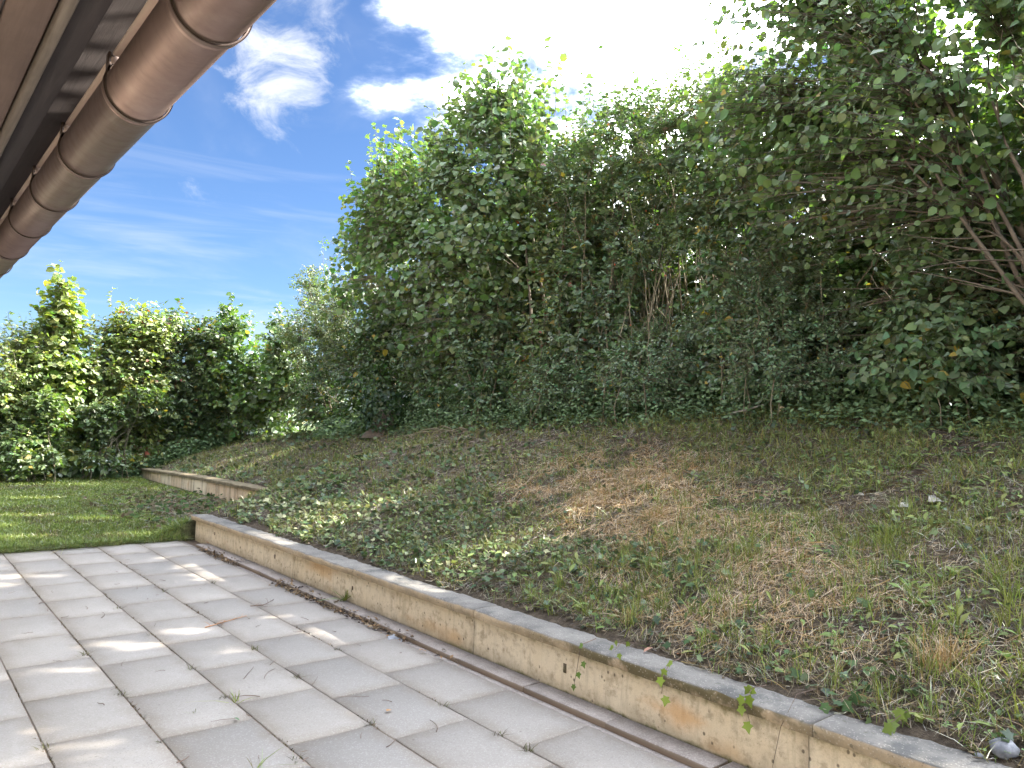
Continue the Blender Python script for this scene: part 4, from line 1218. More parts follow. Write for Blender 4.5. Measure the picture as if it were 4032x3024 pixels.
def blades(P, hgt, wid, lean, cols, bend=0.5, simple=False):
    """3-segment bending blades, 5 triangles each"""
    n = len(P)
    an = rng.uniform(0, 2 * np.pi, n)
    dr = np.stack([np.cos(an), np.sin(an), np.zeros(n)], -1)
    an2 = rng.uniform(0, 2 * np.pi, n)
    sd = np.stack([np.cos(an2), np.sin(an2), 0.2 * rng.normal(size=n)], -1)
    upv = np.array([0, 0, 1.0])
    V = np.zeros((n, 7, 3))
    for j, (u, wf) in enumerate(((0, 1.0), (0.4, 0.9), (0.75, 0.6))):
        c = P + hgt[:, None] * (upv * (u - bend * lean[:, None] * u * u * 0.6) + dr * lean[:, None] * (u + bend * u * u))
        V[:, 2 * j] = c - sd * (wid * wf)[:, None] / 2
        V[:, 2 * j + 1] = c + sd * (wid * wf)[:, None] / 2
    V[:, 6] = P + hgt[:, None] * (upv * (1 - bend * lean[:, None] * 0.6) + dr * lean[:, None] * (1 + bend))
    V[:, :, 2] = np.maximum(V[:, :, 2], P[:, None, 2] - 0.005)
    if simple:
        V = V[:, [0, 1, 2, 3, 6]]
        F = (np.array([(0, 1, 3), (0, 3, 2), (2, 3, 4)])[None] + (np.arange(n) * 5)[:, None, None]).reshape(-1, 3)
        return V.reshape(-1, 3), F, np.repeat(cols, 5, axis=0)
    tf = np.array([(0, 1, 3), (0, 3, 2), (2, 3, 5), (2, 5, 4), (4, 5, 6)])
    F = (tf[None] + (np.arange(n) * 7)[:, None, None]).reshape(-1, 3)
    return V.reshape(-1, 3), F, np.repeat(cols, 7, axis=0)

def lying(P, ln, wid, cols, lift=0.02):
    """cut straws lying about on the ground, slightly bent"""
    n = len(P)
    an = rng.uniform(0, 2 * np.pi, n)
    tilt = rng.normal(size=n) * 0.22
    dr = np.stack([np.cos(an), np.sin(an), tilt], -1)
    A = P - dr * ln[:, None] / 2
    B = P + dr * ln[:, None] / 2
    M_ = (A + B) / 2 + rng.normal(size=(n, 3)) * ln[:, None] * 0.10
    for q in (A, B, M_):
        q[:, 2] = np.maximum(place(q)[:, 2] + rng.uniform(0.002, lift, n), q[:, 2])
    sd = np.stack([-np.sin(an), np.cos(an), rng.normal(size=n) * 0.6], -1) * wid[:, None] / 2
    V = np.stack([A - sd, A + sd, M_ - sd, M_ + sd, B], 1)
    tf = np.array([(0, 1, 3), (0, 3, 2), (2, 3, 4)])
    F = (tf[None] + (np.arange(n) * 5)[:, None, None]).reshape(-1, 3)
    return V.reshape(-1, 3), F, np.repeat(cols, 5, axis=0)

GROUND_TONE = 0.74
def cvar(n, cs, var=0.2):
    cs = np.array(cs)
    return GROUND_TONE * np.clip(cs[rng.integers(0, len(cs), n)] * (1 + var * rng.normal(size=(n, 1))), 0.01, 0.9)

def stuff(name, label, cat, parts, mat):
    V, F, C = join(parts)
    return tag(obj_np(name, V, F, mat, cols=C), label, cat, kind='stuff')

def bank_pts(n, dens=None, x0=2.95, x1=7.3, y0=0.3, y1=18.3):
    # more points near the camera
    P = pts_in(x0, x1, y0, y1, n)
    d_ = np.hypot(P[:, 0], P[:, 1])
    k_ = rng.uniform(size=n) < np.clip((5.2 / d_) ** 1.5, 0.08, 1)
    P = P[k_ & in_view(P) & bank_ok(P[:, 0], P[:, 1]) & (P[:, 0] > edge_x(P[:, 1]) + 0.02 * (P[:, 1] > 9))]
    if dens is not None:
        P = P[rng.uniform(size=len(P)) < dens(P)]
    return P

STRAW = [(0.46, 0.31, 0.14), (0.52, 0.38, 0.19), (0.40, 0.25, 0.10), (0.56, 0.45, 0.26)]
OLIVE = [(0.20, 0.19, 0.07), (0.26, 0.22, 0.09), (0.15, 0.16, 0.06), (0.30, 0.24, 0.11)]
GREEN = [(0.17, 0.25, 0.065), (0.22, 0.30, 0.08), (0.14, 0.21, 0.07), (0.27, 0.31, 0.09)]
DARK = [(0.15, 0.115, 0.075), (0.10, 0.075, 0.055), (0.22, 0.165, 0.105), (0.30, 0.235, 0.16)]

def straw_cols(P):
    k_ = np.clip(m_straw(P) * 1.6, 0, 1)[:, None]
    return cvar(len(P), STRAW) * k_ + cvar(len(P), OLIVE + [(0.30, 0.22, 0.12), (0.24, 0.17, 0.10)]) * (1 - k_)

# dry grass: matted straw and standing pale tufts
P = bank_pts(330000, lambda p: m_straw(p) * 0.95 + 0.10 * fbm(p[:, 0] * 3, p[:, 1] * 3, seed=131))
far_s = np.clip(np.hypot(P[:, 0], P[:, 1]) / 4.5, 1, 2.5)
parts = [lying(place(P), rng.uniform(0.04, 0.16, len(P)), rng.uniform(0.0013, 0.0026, len(P)) * far_s, straw_cols(P), 0.045)]
P = bank_pts(120000, lambda p: m_straw(p) * 0.8 + 0.12)
far_s = np.clip(np.hypot(P[:, 0], P[:, 1]) / 4.5, 1, 2.5)
parts.append(blades(place(P), rng.uniform(0.03, 0.11, len(P)), rng.uniform(0.0018, 0.0034, len(P)) * far_s, np.abs(rng.normal(size=len(P))) * 0.8, straw_cols(P)))
stuff('dry_grass', 'matted straw-coloured dry grass lying over the mown bank', 'dry grass', parts, M_STRAW)

# cut debris: dark stalks and leaf crumbs over the soil
P = bank_pts(230000, lambda p: 0.55 + 0 * p[:, 0])
far_s = np.clip(np.hypot(P[:, 0], P[:, 1]) / 4.5, 1, 2.5)
parts = [lying(place(P), rng.uniform(0.02, 0.11, len(P)), rng.uniform(0.0013, 0.0032, len(P)) * far_s, cvar(len(P), DARK + OLIVE) * 0.85, 0.018)]
P = bank_pts(60000, lambda p: 0.5 + 0 * p[:, 0])
P3 = place(P); P3[:, 2] += rng.uniform(0.002, 0.02, len(P))
parts.append(scatter(OVATE_S, P3, rnd_dir(len(P)) * [1, 1, .25], np.array([0, 0, 1.0]) + .5 * rnd_dir(len(P)), rng.uniform(0.015, 0.045, len(P)), cvar(len(P), DARK + [(0.16, 0.12, 0.08), (0.11, 0.10, 0.05)])))
stuff('mowing_debris', 'brown cut stalks and leaf crumbs scattered over the bare soil of the bank', 'debris', parts, M_STRAW)

# green grass on the bank
P = bank_pts(230000, lambda p: m_green(p) * 0.85 * (1 - 0.7 * m_straw(p)))
cl_ = fbm(P[:, 0] * 4, P[:, 1] * 4, seed=141)
P = P[cl_ > 0.38]
far_s = np.clip(np.hypot(P[:, 0], P[:, 1]) / 4.5, 1, 2.5)
parts = [blades(place(P), rng.uniform(0.03, 0.12, len(P)), rng.uniform(0.0022, 0.0046, len(P)) * far_s, np.abs(rng.normal(size=len(P))) * 0.7, cvar(len(P), GREEN + OLIVE[:2]), simple=True)]
# scattered brighter tufts
T = bank_pts(900, None)
T = np.concatenate([T[rng.uniform(size=len(T)) < 0.6][:380], bank_pts(900, None, 3.1, 4.6, 0.7, 3.6)[:330]])
for q in range(len(T)):
    nb = rng.integers(6, 16)
    pp = T[q] + rng.normal(size=(nb, 2)) * 0.018
    parts.append(blades(place(pp), rng.uniform(0.05, 0.15, nb), rng.uniform(0.003, 0.006, nb), np.abs(rng.normal(size=nb)) * 0.55, cvar(nb, [GREEN[1], GREEN[3], (0.19, 0.22, 0.06)])))
stuff('bank_grass', 'thin green grass sprouting between straw and soil on the bank', 'grass', parts, M_GRASS)

# ivy leaves creeping over soil, clover and broad weeds
P = bank_pts(95000, lambda p: m_ivy(p) * 0.75 * (1 - 0.75 * m_straw(p)))
P3 = place(P); P3[:, 2] += rng.uniform(0.008, 0.06, len(P))
vari_sun = gauss2(P, 3.35, 7.2, .5, 1.6) * 0.75 + gauss2(P, 3.45, 4.4, .35, .6) * .4  # pale variegated leaves, made commoner where sun patches fall, to brighten them
c_ = cvar(len(P), [(0.065, 0.115, 0.05), (0.09, 0.15, 0.06), (0.06, 0.10, 0.055), (0.13, 0.18, 0.075)])
k_ = rng.uniform(size=len(P)) < vari_sun
c_[k_] = cvar(k_.sum(), [(0.30, 0.34, 0.18), (0.20, 0.27, 0.12), (0.40, 0.41, 0.25)])
fs = np.clip(np.hypot(P[:, 0], P[:, 1]) / 6, 1, 2)
ivy_parts = [scatter(IVY, P3, rnd_dir(len(P)) * [1, 1, .5], np.array([-.1, 0, 1.0]) + .75 * rnd_dir(len(P)), rng.uniform(0.022, 0.052, len(P)) * fs, c_)]
stuff('ivy_carpet', 'dark and cream-flecked ivy leaves creeping over the bank and the hedge foot', 'ivy', ivy_parts, M_IVY)
P = bank_pts(90000, lambda p: m_green(p) * 0.7 * (1 - m_straw(p)))
cl_ = fbm(P[:, 0] * 3, P[:, 1] * 3, seed=151)
P = P[cl_ > 0.45]
P3 = place(P); P3[:, 2] += rng.uniform(0.01, 0.05, len(P))
h_ = len(P) // 2
parts = [scatter(CLOVER, P3[:h_], rnd_dir(h_) * [1, 1, .2], np.array([-.2, 0, 1.0]) + .35 * rnd_dir(h_), rng.uniform(0.024, 0.045, h_), cvar(h_, [(0.18, 0.28, 0.115), (0.21, 0.31, 0.135), (0.14, 0.23, 0.11)])),
         scatter(BROAD, P3[h_:], rnd_dir(len(P) - h_) * [1, 1, .5] + [0, 0, .35], np.array([-.2, 0, 1.0]) + .4 * rnd_dir(len(P) - h_), rng.uniform(0.03, 0.075, len(P) - h_), cvar(len(P) - h_, [(0.19, 0.28, 0.10), (0.24, 0.31, 0.115), (0.27, 0.31, 0.12)]))]
stuff('broadleaf_weeds', 'patches of clover and broad-leaved weeds on the upper bank', 'weeds', parts, M_GRASS)

# hedge-foot ground cover
P = pts_in(6.3, 7.6, 0.8, 14, 42000)
P = P[in_view(P, 1.5) & (rng.uniform(size=len(P)) < 0.6 * sstep(6.3, 6.8, P[:, 0]))]
P2 = pts_in(2.0, 7.0, 17.0, 18.6, 12000)
P2 = P2[(P2[:, 1] > 17.5 + 0.5 * fbm(P2[:, 0] * 1.5, 0, seed=3))]
P = np.concatenate([P, P2])
P3 = place(P); P3[:, 2] += rng.uniform(0.01, 0.42, len(P)) * rng.uniform(size=len(P))
sc = np.where(P[:, 1] > 12, 1.7, 1.0)
parts = [scatter(OVATE_S, P3, rnd_dir(len(P)) * [1, 1, .4], np.array([-.5, -.2, 1.0]) + .5 * rnd_dir(len(P)), rng.uniform(0.04, 0.07, len(P)) * sc, cvar(len(P), [(0.14, 0.23, 0.115), (0.17, 0.27, 0.125), (0.12, 0.20, 0.10)]))]
stuff('hedge_foot_cover', 'leafy ground cover along the foot of the hedge', 'ground cover', parts, M_IVY)

# lawn
P = pts_in(0.2, 4.5, 9.0, 18.0, 140000)
d_ = np.hypot(P[:, 0], P[:, 1])
P = P[(rng.uniform(size=len(P)) < np.clip((9.5 / d_) ** 1.3, 0.1, 1)) & in_view(P, 0) & (P[:, 0] < edge_x(P[:, 1]) - 0.16) & bank_ok(P[:, 0], P[:, 1])]
weedy = gauss2(P, 3.8, 11.3, .7, 1.6)
P = P[rng.uniform(size=len(P)) > weedy * 0.85]
patch = fbm(P[:, 0] * 0.9, P[:, 1] * 0.9, seed=161)
lc = cvar(len(P), [(0.175, 0.26, 0.055), (0.22, 0.29, 0.065), (0.14, 0.21, 0.055), (0.26, 0.29, 0.10)])
lc = lc * (0.60 + 0.75 * patch[:, None])
p2 = fbm(P[:, 0] * 3.1, P[:, 1] * 2.2, seed=163)
kb = rng.uniform(size=len(P)) < sstep(0.50, 0.70, p2) * 0.7
lc[kb] = cvar(kb.sum(), [(0.20, 0.17, 0.075), (0.15, 0.13, 0.06), (0.10, 0.115, 0.045)])
ln_ = rng.uniform(0.018, 0.055, len(P)) * (0.55 + 0.9 * patch)
fs = np.clip(np.hypot(P[:, 0], P[:, 1]) / 7, 1, 3)
parts = [blades(place(P), ln_, rng.uniform(0.004, 0.007, len(P)) * fs, np.abs(rng.normal(size=len(P))) * 0.75, lc, simple=True)]
# longer fringe along the slab edge
P = np.stack([rng.uniform(0.3, 2.8, 5200), 8.985 + np.abs(rng.normal(size=5200)) * 0.06], -1)
parts.append(blades(place(P), rng.uniform(0.03, 0.10, len(P)), rng.uniform(0.004, 0.007, len(P)), np.abs(rng.normal(size=len(P))) * 0.9, cvar(len(P), GREEN)))
P = np.stack([rng.uniform(0.3, 2.75, 3600), 9.02 - np.abs(rng.normal(size=3600)) * 0.035], -1)
P = P[fbm(P[:, 0] * 5, 0.0, seed=165) > rng.uniform(0.25, 0.6, len(P))]
Pz = np.concatenate([P, np.full((len(P), 1), .004)], 1)
parts.append(blades(Pz, rng.uniform(0.025, 0.085, len(P)), rng.uniform(0.004, 0.007, len(P)), np.abs(rng.normal(size=len(P))) * 1.3, cvar(len(P), GREEN + OLIVE[:2] + DARK[:1])))
stuff('lawn_grass', 'short green lawn between the patio and the far hedge', 'grass', parts, M_GRASS)
# weedy heap in front of the sunken wall
P = np.stack([3.8 + rng.normal(size=2600) * .5, 11.4 + rng.normal(size=2600) * 1.3], -1)
P = P[(P[:, 0] < 4.45) & (P[:, 1] > 9.4)]
P3 = place(P); P3[:, 2] += rng.uniform(0, 0.12, len(P)) * rng.uniform(size=len(P))
parts = [scatter(OVATE, P3, rnd_dir(len(P)) * [1, 1, .4], np.array([-.3, -.3, 1.0]) + .6 * rnd_dir(len(P)), rng.uniform(0.05, 0.10, len(P)), cvar(len(P), [(0.05, 0.10, 0.03), (0.07, 0.12, 0.035), (0.10, 0.085, 0.05), (0.13, 0.095, 0.06)])),
         lying(place(P), rng.uniform(.06, .25, len(P)), rng.uniform(.004, .008, len(P)), cvar(len(P), DARK + OLIVE), .06)]
stuff('weed_heap', 'heap of cut weeds and leaves in front of the sunken block wall', 'weeds', parts, M_GRASS)

# ------------------------------------------------------------------ small things on patio, gully and bank
def stick(name, pts, r, mat, label, cat, group, sides=5):
    pts = np.array(pts, float)
    c = pts.mean(0)
    rad = np.linspace(r, r * 0.5, len(pts))[None]
    v, f = tubes((pts - c)[None], rad, sides)
    o = obj_np(name, v, f, mat)
    o.location = c
    return tag(o, label, cat, group)

TW = [(1.30, 5.95, .17, 1.35), (1.02, 6.30, .10, 1.3), (1.25, 6.22, .08, 1.5), (1.08, 6.02, .06, .5), (1.52, 5.50, .12, 1.2), (1.66, 4.20, .20, .95), (1.74, 4.13, .17, .85),
      (1.86, 4.02, .16, 1.5), (1.90, 3.88, .13, .9), (1.52, 3.86, .13, 2.6), (1.95, 3.55, .16, 2.6), (1.32, 3.62, .11, 2.9), (1.05, 3.30, .07, .55), (1.15, 4.75, .12, 1.2),
      (1.84, 4.30, .09, .8), (0.92, 4.15, .05, 2.0), (1.75, 3.10, .06, 1.0), (2.40, 5.10, .10, 1.7), (2.08, 3.00, .14, 1.2), (1.82, 2.95, .10, .6), (1.70, 6.70, .08, 1.4), (1.95, 6.9, .07, 2.0)]
for _ in range(30):
    TW.append((random.uniform(0.7, 2.6), random.uniform(3.0, 8.6), random.uniform(.02, .07), random.uniform(0, 3.1)))
for (x, y, ln, an) in TW:
    n_ = 6
    u = np.linspace(-.5, .5, n_)
    bendv = random.uniform(-.6, .6)
    pts = [(x + ln * (math.cos(an) * q + math.sin(an) * bendv * (q * q - .1)) * 1.0, y + ln * (math.sin(an) * q - math.cos(an) * bendv * (q * q - .1)), 0.006 + random.uniform(0, .004)) for q in u]
    stick('twig', pts, random.uniform(.0012, .0026), M_TWIG, 'thin dry brown twig lying on the pale patio slabs', 'twig', 'twigs on the patio')
# branching reddish root-like sprig and dark forked sprig
for (x, y, an, nm, lab, mt) in ((1.93, 5.32, 1.0, 'sprig', 'reddish feathery dead sprig across a slab joint', M_RUST), (2.30, 5.62, .8, 'sprig', 'dark curled dead sprig with upturned ends beside the gully', M_TWIG)):
    rootp = empty(nm, (x, y, 0.004))
    tag(rootp, lab, 'twig')
    ln = .34 if mt is M_RUST else .22
    u = np.linspace(-.5, .5, 9)
    main = np.stack([x + math.cos(an) * 0 + ln * u * math.cos(.2), y + ln * u * math.sin(.2) * 2.2, .008 + .02 * np.abs(u) * (0 if mt is M_RUST else 2)], -1)
    v, f = tubes(main[None], np.linspace(.004, .002, 9)[None], 5)
    obj_np('stalk', v, f, mt, rootp)
    for q in range(14):
        p0 = main[rng.integers(1, 8)]
        p1 = p0 + np.array([rng.normal() * .035, rng.normal() * .035, abs(rng.normal()) * .014])
        v, f = tubes(np.stack([p0, (p0 + p1) / 2 + rng.normal(size=3) * .004, p1])[None], np.array([[.0016, .0013, .0008]]), 4)
        v[:, 2] = np.maximum(v[:, 2], 0.003)
        obj_np('branchlet', v, f, mt, rootp)

# weeds growing in the joints
def weed(x, y, nb, hgt, cols, label, group=None, z=0.0, wd=.004):
    pp = np.array([x, y]) + rng.normal(size=(nb, 2)) * .012
    P3 = np.concatenate([pp, np.full((nb, 1), z - 0.004)], 1)
    v, f, c = blades(P3 - np.array([x, y, z]), rng.uniform(.5, 1, nb) * hgt, np.full(nb, wd), np.abs(rng.normal(size=nb)) * 1.1, cvar(nb, cols))
    v[:, 2] = np.maximum(v[:, 2], -0.004)
    o = obj_np('joint_weed', v, f, M_GRASS, cols=c)
    o.location = (x, y, z)
    return tag(o, label, 'weed', group)
JW = [(1.022, 4.25), (1.022, 5.05), (1.43, 4.45), (1.43, 5.28), (1.431, 3.92), (1.849, 4.62), (1.849, 4.0), (2.263, 4.34), (1.022, 3.55), (1.85, 6.5), (2.263, 6.6), (1.43, 6.1), (0.626, 3.75), (1.849, 3.20), (2.263, 3.20), (1.25, 3.80), (2.263, 2.75), (2.263, 2.55), (1.43, 3.05)]
for (x, y) in JW:
    weed(x, y, random.randint(10, 22), random.uniform(.02, .05), [(0.10, 0.09, 0.04), (0.13, 0.15, 0.05), (0.07, 0.055, 0.035)], 'tiny half-dry weed tuft in a joint of the paving', 'weed tufts in the paving joints', wd=.003)
weed(1.45, 3.83, 12, .07, [GREEN[1], GREEN[3]], 'fresh green grass tuft sprouting between two patio slabs')
weed(1.26, 3.06, 9, .11, [(0.22, 0.19, 0.10), GREEN[1]], 'weed with two long pale stalks in a joint near the lower slabs')
weed(2.83, 5.35, 14, .13, GREEN, 'upright green weed against the foot of the beige wall', z=.03, wd=.012)
# moss line inside long joints
mp = []
for c in range(-1, 5):
    xj = 0.441 * H + c * 0.2897 * H
    n_ = 1100
    yy = rng.uniform(1.5, 9, n_)
    kk = fbm(yy * 2.2, c * 5.3, seed=171) > 0.54
    mp.append(np.stack([xj + rng.normal(size=n_) * .0045, yy, np.full(n_, -0.006)], -1)[kk])
mp = np.concatenate(mp)
stuff('joint_moss', 'thin moss and dirt crumbs along the long paving joints', 'moss', [blades(mp, rng.uniform(.006, .018, len(mp)), rng.uniform(.003, .006, len(mp)), np.abs(rng.normal(size=len(mp))) * 1.2, cvar(len(mp), [(0.13, 0.095, 0.065), (0.10, 0.075, 0.055), (0.11, 0.10, 0.05), (0.17, 0.125, 0.09)]))], M_GRASS)
# litter along the gully
n_ = 1500
yy = rng.uniform(3.4, 8.9, n_)
yy = yy[(fbm(yy * 1.3, 0.0, seed=181) > 0.46) & (rng.uniform(size=n_) < sstep(3.4, 5.2, yy))]
gp = np.stack([2.70 + rng.normal(size=len(yy)) * .018, yy, np.full(len(yy), 0.004)], -1)
gp[:, 2] += rng.uniform(0, .02, len(yy)) + np.where(gp[:, 0] > 2.72, .026, 0)
parts = [scatter(OVATE_S, gp, rnd_dir(len(gp)) * [1, 1, .4], np.array([0, 0, 1.0]) + .7 * rnd_dir(len(gp)), rng.uniform(.015, .045, len(gp)), cvar(len(gp), DARK + [(.05, .04, .035), (.26, .17, .10)]))]
stuff('gully_litter', 'dead leaves and crumbs gathered in the gully along the edging strip', 'leaf litter', parts, M_STRAW)
# dead leaves one can pick out
DL = [(2.62, 3.98, 0.01, .055, (.42, .26, .12), 'curled tan dead leaf at the gully edge'), (1.98, 3.27, .006, .04, (.38, .22, .10), 'small orange-brown dead leaf on a slab joint'),
      (3.04, 2.37, .315, .05, (.42, .18, .08), 'rust-red dead leaf on the dark coping'), (3.02, 2.50, .315, .06, (.34, .20, .15), 'pinkish curled dead leaf on the coping beside dry canes'),
      (1.36, 3.60, .006, .035, (.07, .13, .07), 'pair of small green leaflets fallen on a slab'), (2.80, 8.5, .035, .07, (.40, .20, .12), 'reddish dead leaf on the edging near the wall end')]
for (x, y, z, s_, c, lab) in DL:
    v, f, cc = scatter(OVATE, np.zeros((1, 3)), rnd_dir(1) * [1, 1, .1], np.array([[0.2, 0.1, 1.0]]), np.array([s_]), np.array([c]))
    v[:, 2] -= v[:, 2].min() - 0.001
    o = obj_np('dead_leaf', v, f, M_STRAW, cols=cc)
    o.location = (x, y, z)
    tag(o, lab, 'leaf')
# trailing ivy sprigs hanging over the coping
def ivy_sprig(path, n_leaf, size, lab, col):
    path = np.array(path, float)
    rootp = empty('ivy_sprig', tuple(path[0]))
    tag(rootp, lab, 'ivy')
    uu = np.linspace(0, 1, 10)
    pp = np.stack([np.interp(uu, np.linspace(0, 1, len(path)), path[:, i]) for i in range(3)], -1)
    v, f = tubes(pp[None], np.linspace(.0022, .0012, 10)[None], 5)
    obj_np('vine', v, f, M_TWIG, rootp)
    for q in range(n_leaf):
        p0 = pp[int(9 - q * 8 / max(1, n_leaf))]
        cc = cvar(1, [col], .12)
        v, f, c_ = scatter(IVY, (p0 + np.array([-.012, rng.normal() * .02, rng.normal() * .008]))[None], np.array([[-.2, rng.normal() * .6, -.7]]), np.array([[-1.0, rng.normal() * .3, .7]]), np.array([size * rng.uniform(.8, 1.15)]), cc)
        obj_np('leaf', v, f, M_IVY, rootp, cols=c_)
YG = (0.22, 0.30, 0.05)
ivy_sprig([(3.0, 2.32, .325), (2.88, 2.28, .34), (2.80, 2.255, .30), (2.80, 2.26, .22)], 4, .042, 'light green ivy sprig hanging over the mossy coping edge', YG)
ivy_sprig([(3.0, 1.86, .33), (2.88, 1.85, .345), (2.795, 1.83, .315), (2.80, 1.81, .24)], 6, .046, 'yellow-green ivy sprig drooping over the coping above the long crack', YG)
ivy_sprig([(2.93, 2.80, .32), (2.81, 2.79, .31), (2.80, 2.80, .20), (2.82, 2.84, .10)], 4, .035, 'thin ivy shoot trailing far down the wall face', (0.13, 0.22, 0.05))
ivy_sprig([(3.05, 2.62, .32), (2.90, 2.60, .35), (2.83, 2.58, .33)], 4, .034, 'short pale ivy tip standing on the coping', YG)
ivy_sprig([(3.25, 1.50, .40), (3.10, 1.52, .38), (2.98, 1.55, .335)], 5, .062, 'ivy shoot with large pale-veined leaves lying on the coping', (0.09, 0.17, 0.07))
ivy_sprig([(3.15, 1.28, .36), (3.05, 1.30, .38), (2.97, 1.33, .34)], 5, .052, 'ivy shoot with blotched yellow leaves next to the white-edged coping', (0.17, 0.23, 0.06))
# dry hanging grass stalks over the wall near the camera end
stick('dry_stalk', [(3.05, 1.66, .36), (2.90, 1.66, .37), (2.80, 1.67, .26), (2.795, 1.70, .10), (2.80, 1.69, .02)], .0016, M_TWIG, 'long thin dry stalk hanging down over the wall', 'stalk', None)
# leafy rosettes on the bank
def rosette(x, y, n_, size, cols, lab, tpl=BROAD, up_=.9, group=None):
    z = float(ground_z(x, y))
    rootp = empty('weed_rosette', (x, y, z))
    tag(rootp, lab, 'weed', group)
    for q in range(n_):
        an = q * 2.4 + rng.normal() * .3
        D_ = np.array([[math.cos(an), math.sin(an), up_ * rng.uniform(.6, 1.3)]])
        v, f, c = scatter(tpl, np.array([[x, y, z + .005]]), D_, np.array([[-math.cos(an) * .6, -math.sin(an) * .6, 1.0]]), np.array([size * rng.uniform(.7, 1.15)]), cvar(1, cols, .15))
        obj_np('leaf', v, f, M_GRASS, rootp, cols=c)
LG = [(0.14, 0.23, 0.05), (0.17, 0.25, 0.06)]
for (x, y) in ((3.62, 1.30), (3.45, 1.50), (3.78, 1.52), (3.95, 1.68), (3.30, 1.82), (3.55, 1.12), (4.15, 1.55), (3.75, 2.05), (3.38, 2.45), (4.4, 2.2), (3.22, 2.35)):
    rosette(x, y, random.randint(6, 9), random.uniform(.05, .08), LG, 'bright green dandelion-like rosette among straw on the lower bank', group='rosettes on the lower bank')
for (x, y) in ((4.75, 1.85), (5.0, 2.15), (4.6, 2.1), (5.3, 1.9), (4.9, 1.65), (5.6, 2.4), (5.9, 2.1)):
    rosette(x, y, random.randint(7, 10), random.uniform(.06, .10), [(0.10, 0.19, 0.05), (0.13, 0.21, 0.05)], 'broad-leaved green weed clump in the clover patch up the bank', up_=.6, group='weed clumps in the clover patch')
# pale straw tufts
def tuft(x, y, nb, hgt, lab, cols=STRAW, lean=.5):
    z = float(ground_z(x, y))
    pp = rng.normal(size=(nb, 2)) * .035
    P3 = np.concatenate([pp, np.zeros((nb, 1))], 1)
    v, f, c = blades(P3, rng.uniform(.5, 1, nb) * hgt, np.full(nb, .0028), np.abs(rng.normal(size=nb)) * lean, cvar(nb, cols))
    o = obj_np('straw_tuft', v, f, M_STRAW, cols=c)
    o.location = (x, y, z - .005)
    tag(o, lab, 'grass tuft')
tuft(3.40, 1.31, 130, .20, 'pale straw tuft standing on the bank above the white-edged coping', lean=.45)
tuft(3.20, 2.80, 150, .10, 'low tan grass cushion at the coping below the straw patch', lean=1.2)
tuft(3.15, 3.35, 90, .11, 'olive dry grass fan spilling over the coping', OLIVE, 1.0)
tuft(4.30, 3.55, 260, .13, 'thick combed-over tuft in the middle of the straw patch', lean=1.6)
tuft(4.62, 4.35, 200, .12, 'matted straw tuft at the upper edge of the straw patch', lean=1.5)

# stones and scraps
def lump(name, x, y, r, mat, lab, cat, sz=(1, 1, .6), group=None, z=None, seed=0):
    n_u, n_v = 9, 6
    P = np.zeros((n_u, n_v, 3))
    for i in range(n_u):
        for j in range(n_v):
            a_ = 2 * math.pi * i / (n_u - 1); b_ = math.pi * j / (n_v - 1)
            q = np.array([math.cos(a_) * math.sin(b_), math.sin(a_) * math.sin(b_), math.cos(b_)])
            P[i, j] = q * r * (0.78 + 0.5 * vnoise(q[0] * 1.6 + 5, q[1] * 1.6 + seed, q[2] * 1.6, seed)) * np.array(sz)
    v, f = grid_mesh(P)
    o = obj_np(name, v, f, mat)
    zz = float(ground_z(x, y)) if z is None else z
    o.location = (x, y, zz + r * sz[2] * .5)
    o.rotation_euler = (0, 0, random.uniform(0, 6))
    return tag(o, lab, cat, group)
lump('stone', 3.06, 0.98, .05, M_STONE_D, 'rounded dark grey stone half hidden in straw at the coping', 'stone', (1.2, .9, .7), seed=3)
lump('stone', 3.01, 1.04, .018, M_STONE_D, 'small dark pebble on the coping edge', 'stone', seed=4)
lump('stone', 6.85, 4.12, .05, M_PALEWOOD, 'pale cream stone at the hedge foot beside split sticks', 'stone', (1.1, .9, .8), seed=6)
lump('stone', 5.05, 2.45, .02, M_PALE, 'small whitish stone in the upper grass', 'stone', seed=8)
lump('stone', 6.3, 4.55, .035, M_PALE, 'small pale stone below the hedge among green leaves', 'stone', seed=9)
# pale split stick and rags
stick('split_stick', [(6.70, 4.62, float(ground_z(6.7, 4.62)) + .03), (6.74, 4.45, float(ground_z(6.74, 4.45)) + .06), (6.80, 4.28, float(ground_z(6.8, 4.28)) + .09)], .018, M_PALE, 'whitish split stick propped at the hedge foot', 'stick', None, 6)
def rag(x, y, s_, rz, lab, mat):
    n_ = 7
    P = np.zeros((n_, n_, 3))
    for i in range(n_):
        for j in range(n_):
            u, v_ = i / (n_ - 1) - .5, j / (n_ - 1) - .5
            P[i, j] = (u * s_ * 1.7 * (1 - .5 * abs(v_)), v_ * s_ * (1 - .6 * u), .05 * s_ * 6 * (vnoise(u * 4 + x, v_ * 4 + y, 0, 5) - .2) + .02)
    v, f = grid_mesh(P)
    o = obj_np('scrap', v, f, mat, smooth=True)
    o.location = (x, y, float(ground_z(x, y)) + (.012 if x > 2.9 else .04))
    o.rotation_euler = (0, -.25, rz)
    sm = o.modifiers.new('thickness', 'SOLIDIFY'); sm.thickness = .003
    tag(o, lab, 'scrap')
rag(5.07, 2.00, .065, .6, 'crumpled whitish scrap lying in the clover patch', M_PALE)
rag(4.93, 2.12, .05, .2, 'grey-white rolled scrap next to the crumpled one', M_PALE)
rag(2.66, 4.33, .09, 1.2, 'flat bluish-grey scrap of slate in the gully', M_PLASTIC)
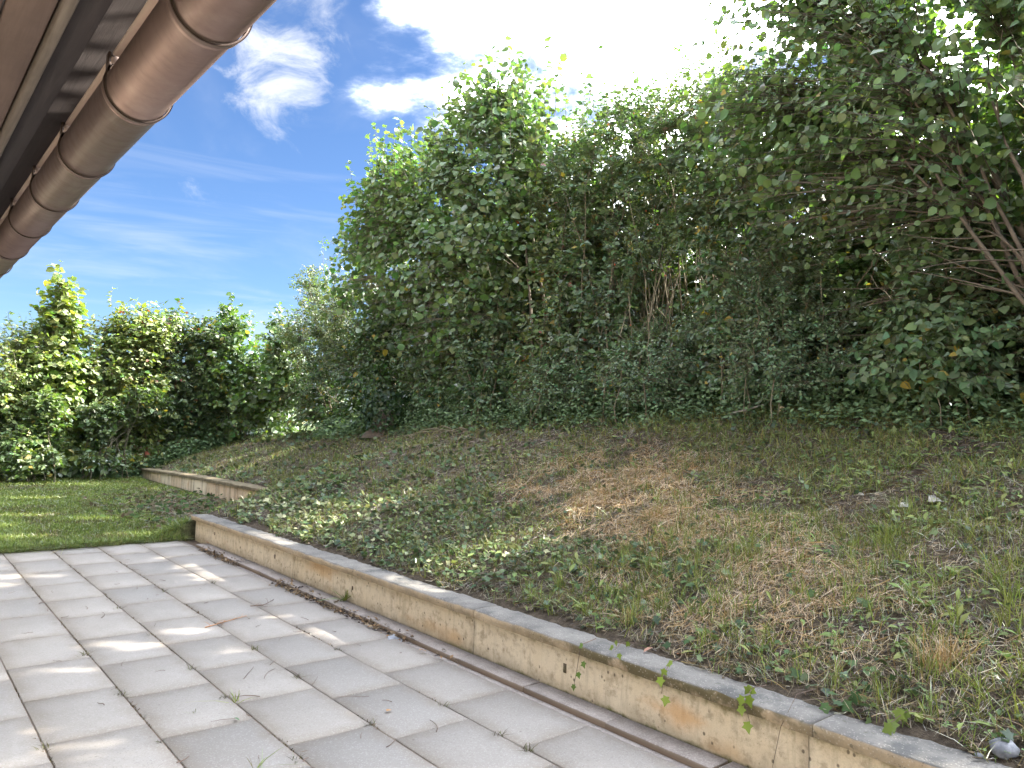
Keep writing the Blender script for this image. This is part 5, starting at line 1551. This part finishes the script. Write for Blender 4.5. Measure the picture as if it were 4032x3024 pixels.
# rotten stump with ivy
sx_, sy_ = 6.62, 11.3
sz_ = float(ground_z(sx_, sy_))
st = empty('tree_stump', (sx_, sy_, sz_))
tag(st, 'low rotten reddish tree stump overgrown with dark ivy at the hedge foot', 'stump')
an = np.linspace(0, 2 * np.pi, 17)
P = np.zeros((17, 6, 3))
for j, (zz, rr) in enumerate(((-.1, .34), (0.03, .27), (.16, .20), (.30, .17), (.36, .14), (.33, .01))):
    rj = rr * (1 + .28 * np.sin(an * 5 + .4) * (1 - j / 6) + .12 * np.sin(an * 11))
    P[:, j] = np.stack([sx_ + rj * np.cos(an), sy_ + rj * np.sin(an), sz_ + zz + .04 * np.sin(an * 3) * (j > 2)], -1)
v, f = grid_mesh(P)
obj_np('bole', v, f, M_STUMP, st, smooth=True)
n_ = 900
an = rng.uniform(0, 2 * np.pi, n_); zz = rng.uniform(.04, .70, n_); rr = .28 + .16 * rng.uniform(size=n_)
Pv = np.stack([sx_ + rr * np.cos(an), sy_ + rr * np.sin(an), sz_ + zz], -1)
Nv = np.stack([np.cos(an), np.sin(an), .5 + 0 * an], -1) + .35 * rnd_dir(n_)
v, f, c = scatter(IVY, Pv, np.array([0, 0, -.8]) + .6 * rnd_dir(n_), Nv, rng.uniform(.05, .085, n_), cvar(n_, [(0.03, 0.065, 0.03), (0.045, 0.085, 0.03)]))
tag(obj_np('ivy_leaves', v, f, M_IVY, st, cols=c), kind='stuff')
# fallen stems on the bank below the hedge
for q, (x, y, an_, ln) in enumerate(((6.1, 9.2, 1.75, 1.4), (6.2, 9.0, 1.6, 1.1), (6.0, 9.4, 1.9, 1.0))):
    u = np.linspace(-.5, .5, 9)
    xs_, ys_ = x + ln * u * math.cos(an_), y + ln * u * math.sin(an_)
    zs_ = ground_z(xs_, ys_) + .04 + .12 * (0.25 - u * u) + .02 * rng.normal(size=9)
    stick('fallen_stem', np.stack([xs_, ys_, zs_], -1), .010, M_STEM, 'long pale cut stem lying on the bank below the hedge', 'stem', 'cut stems below the hedge')
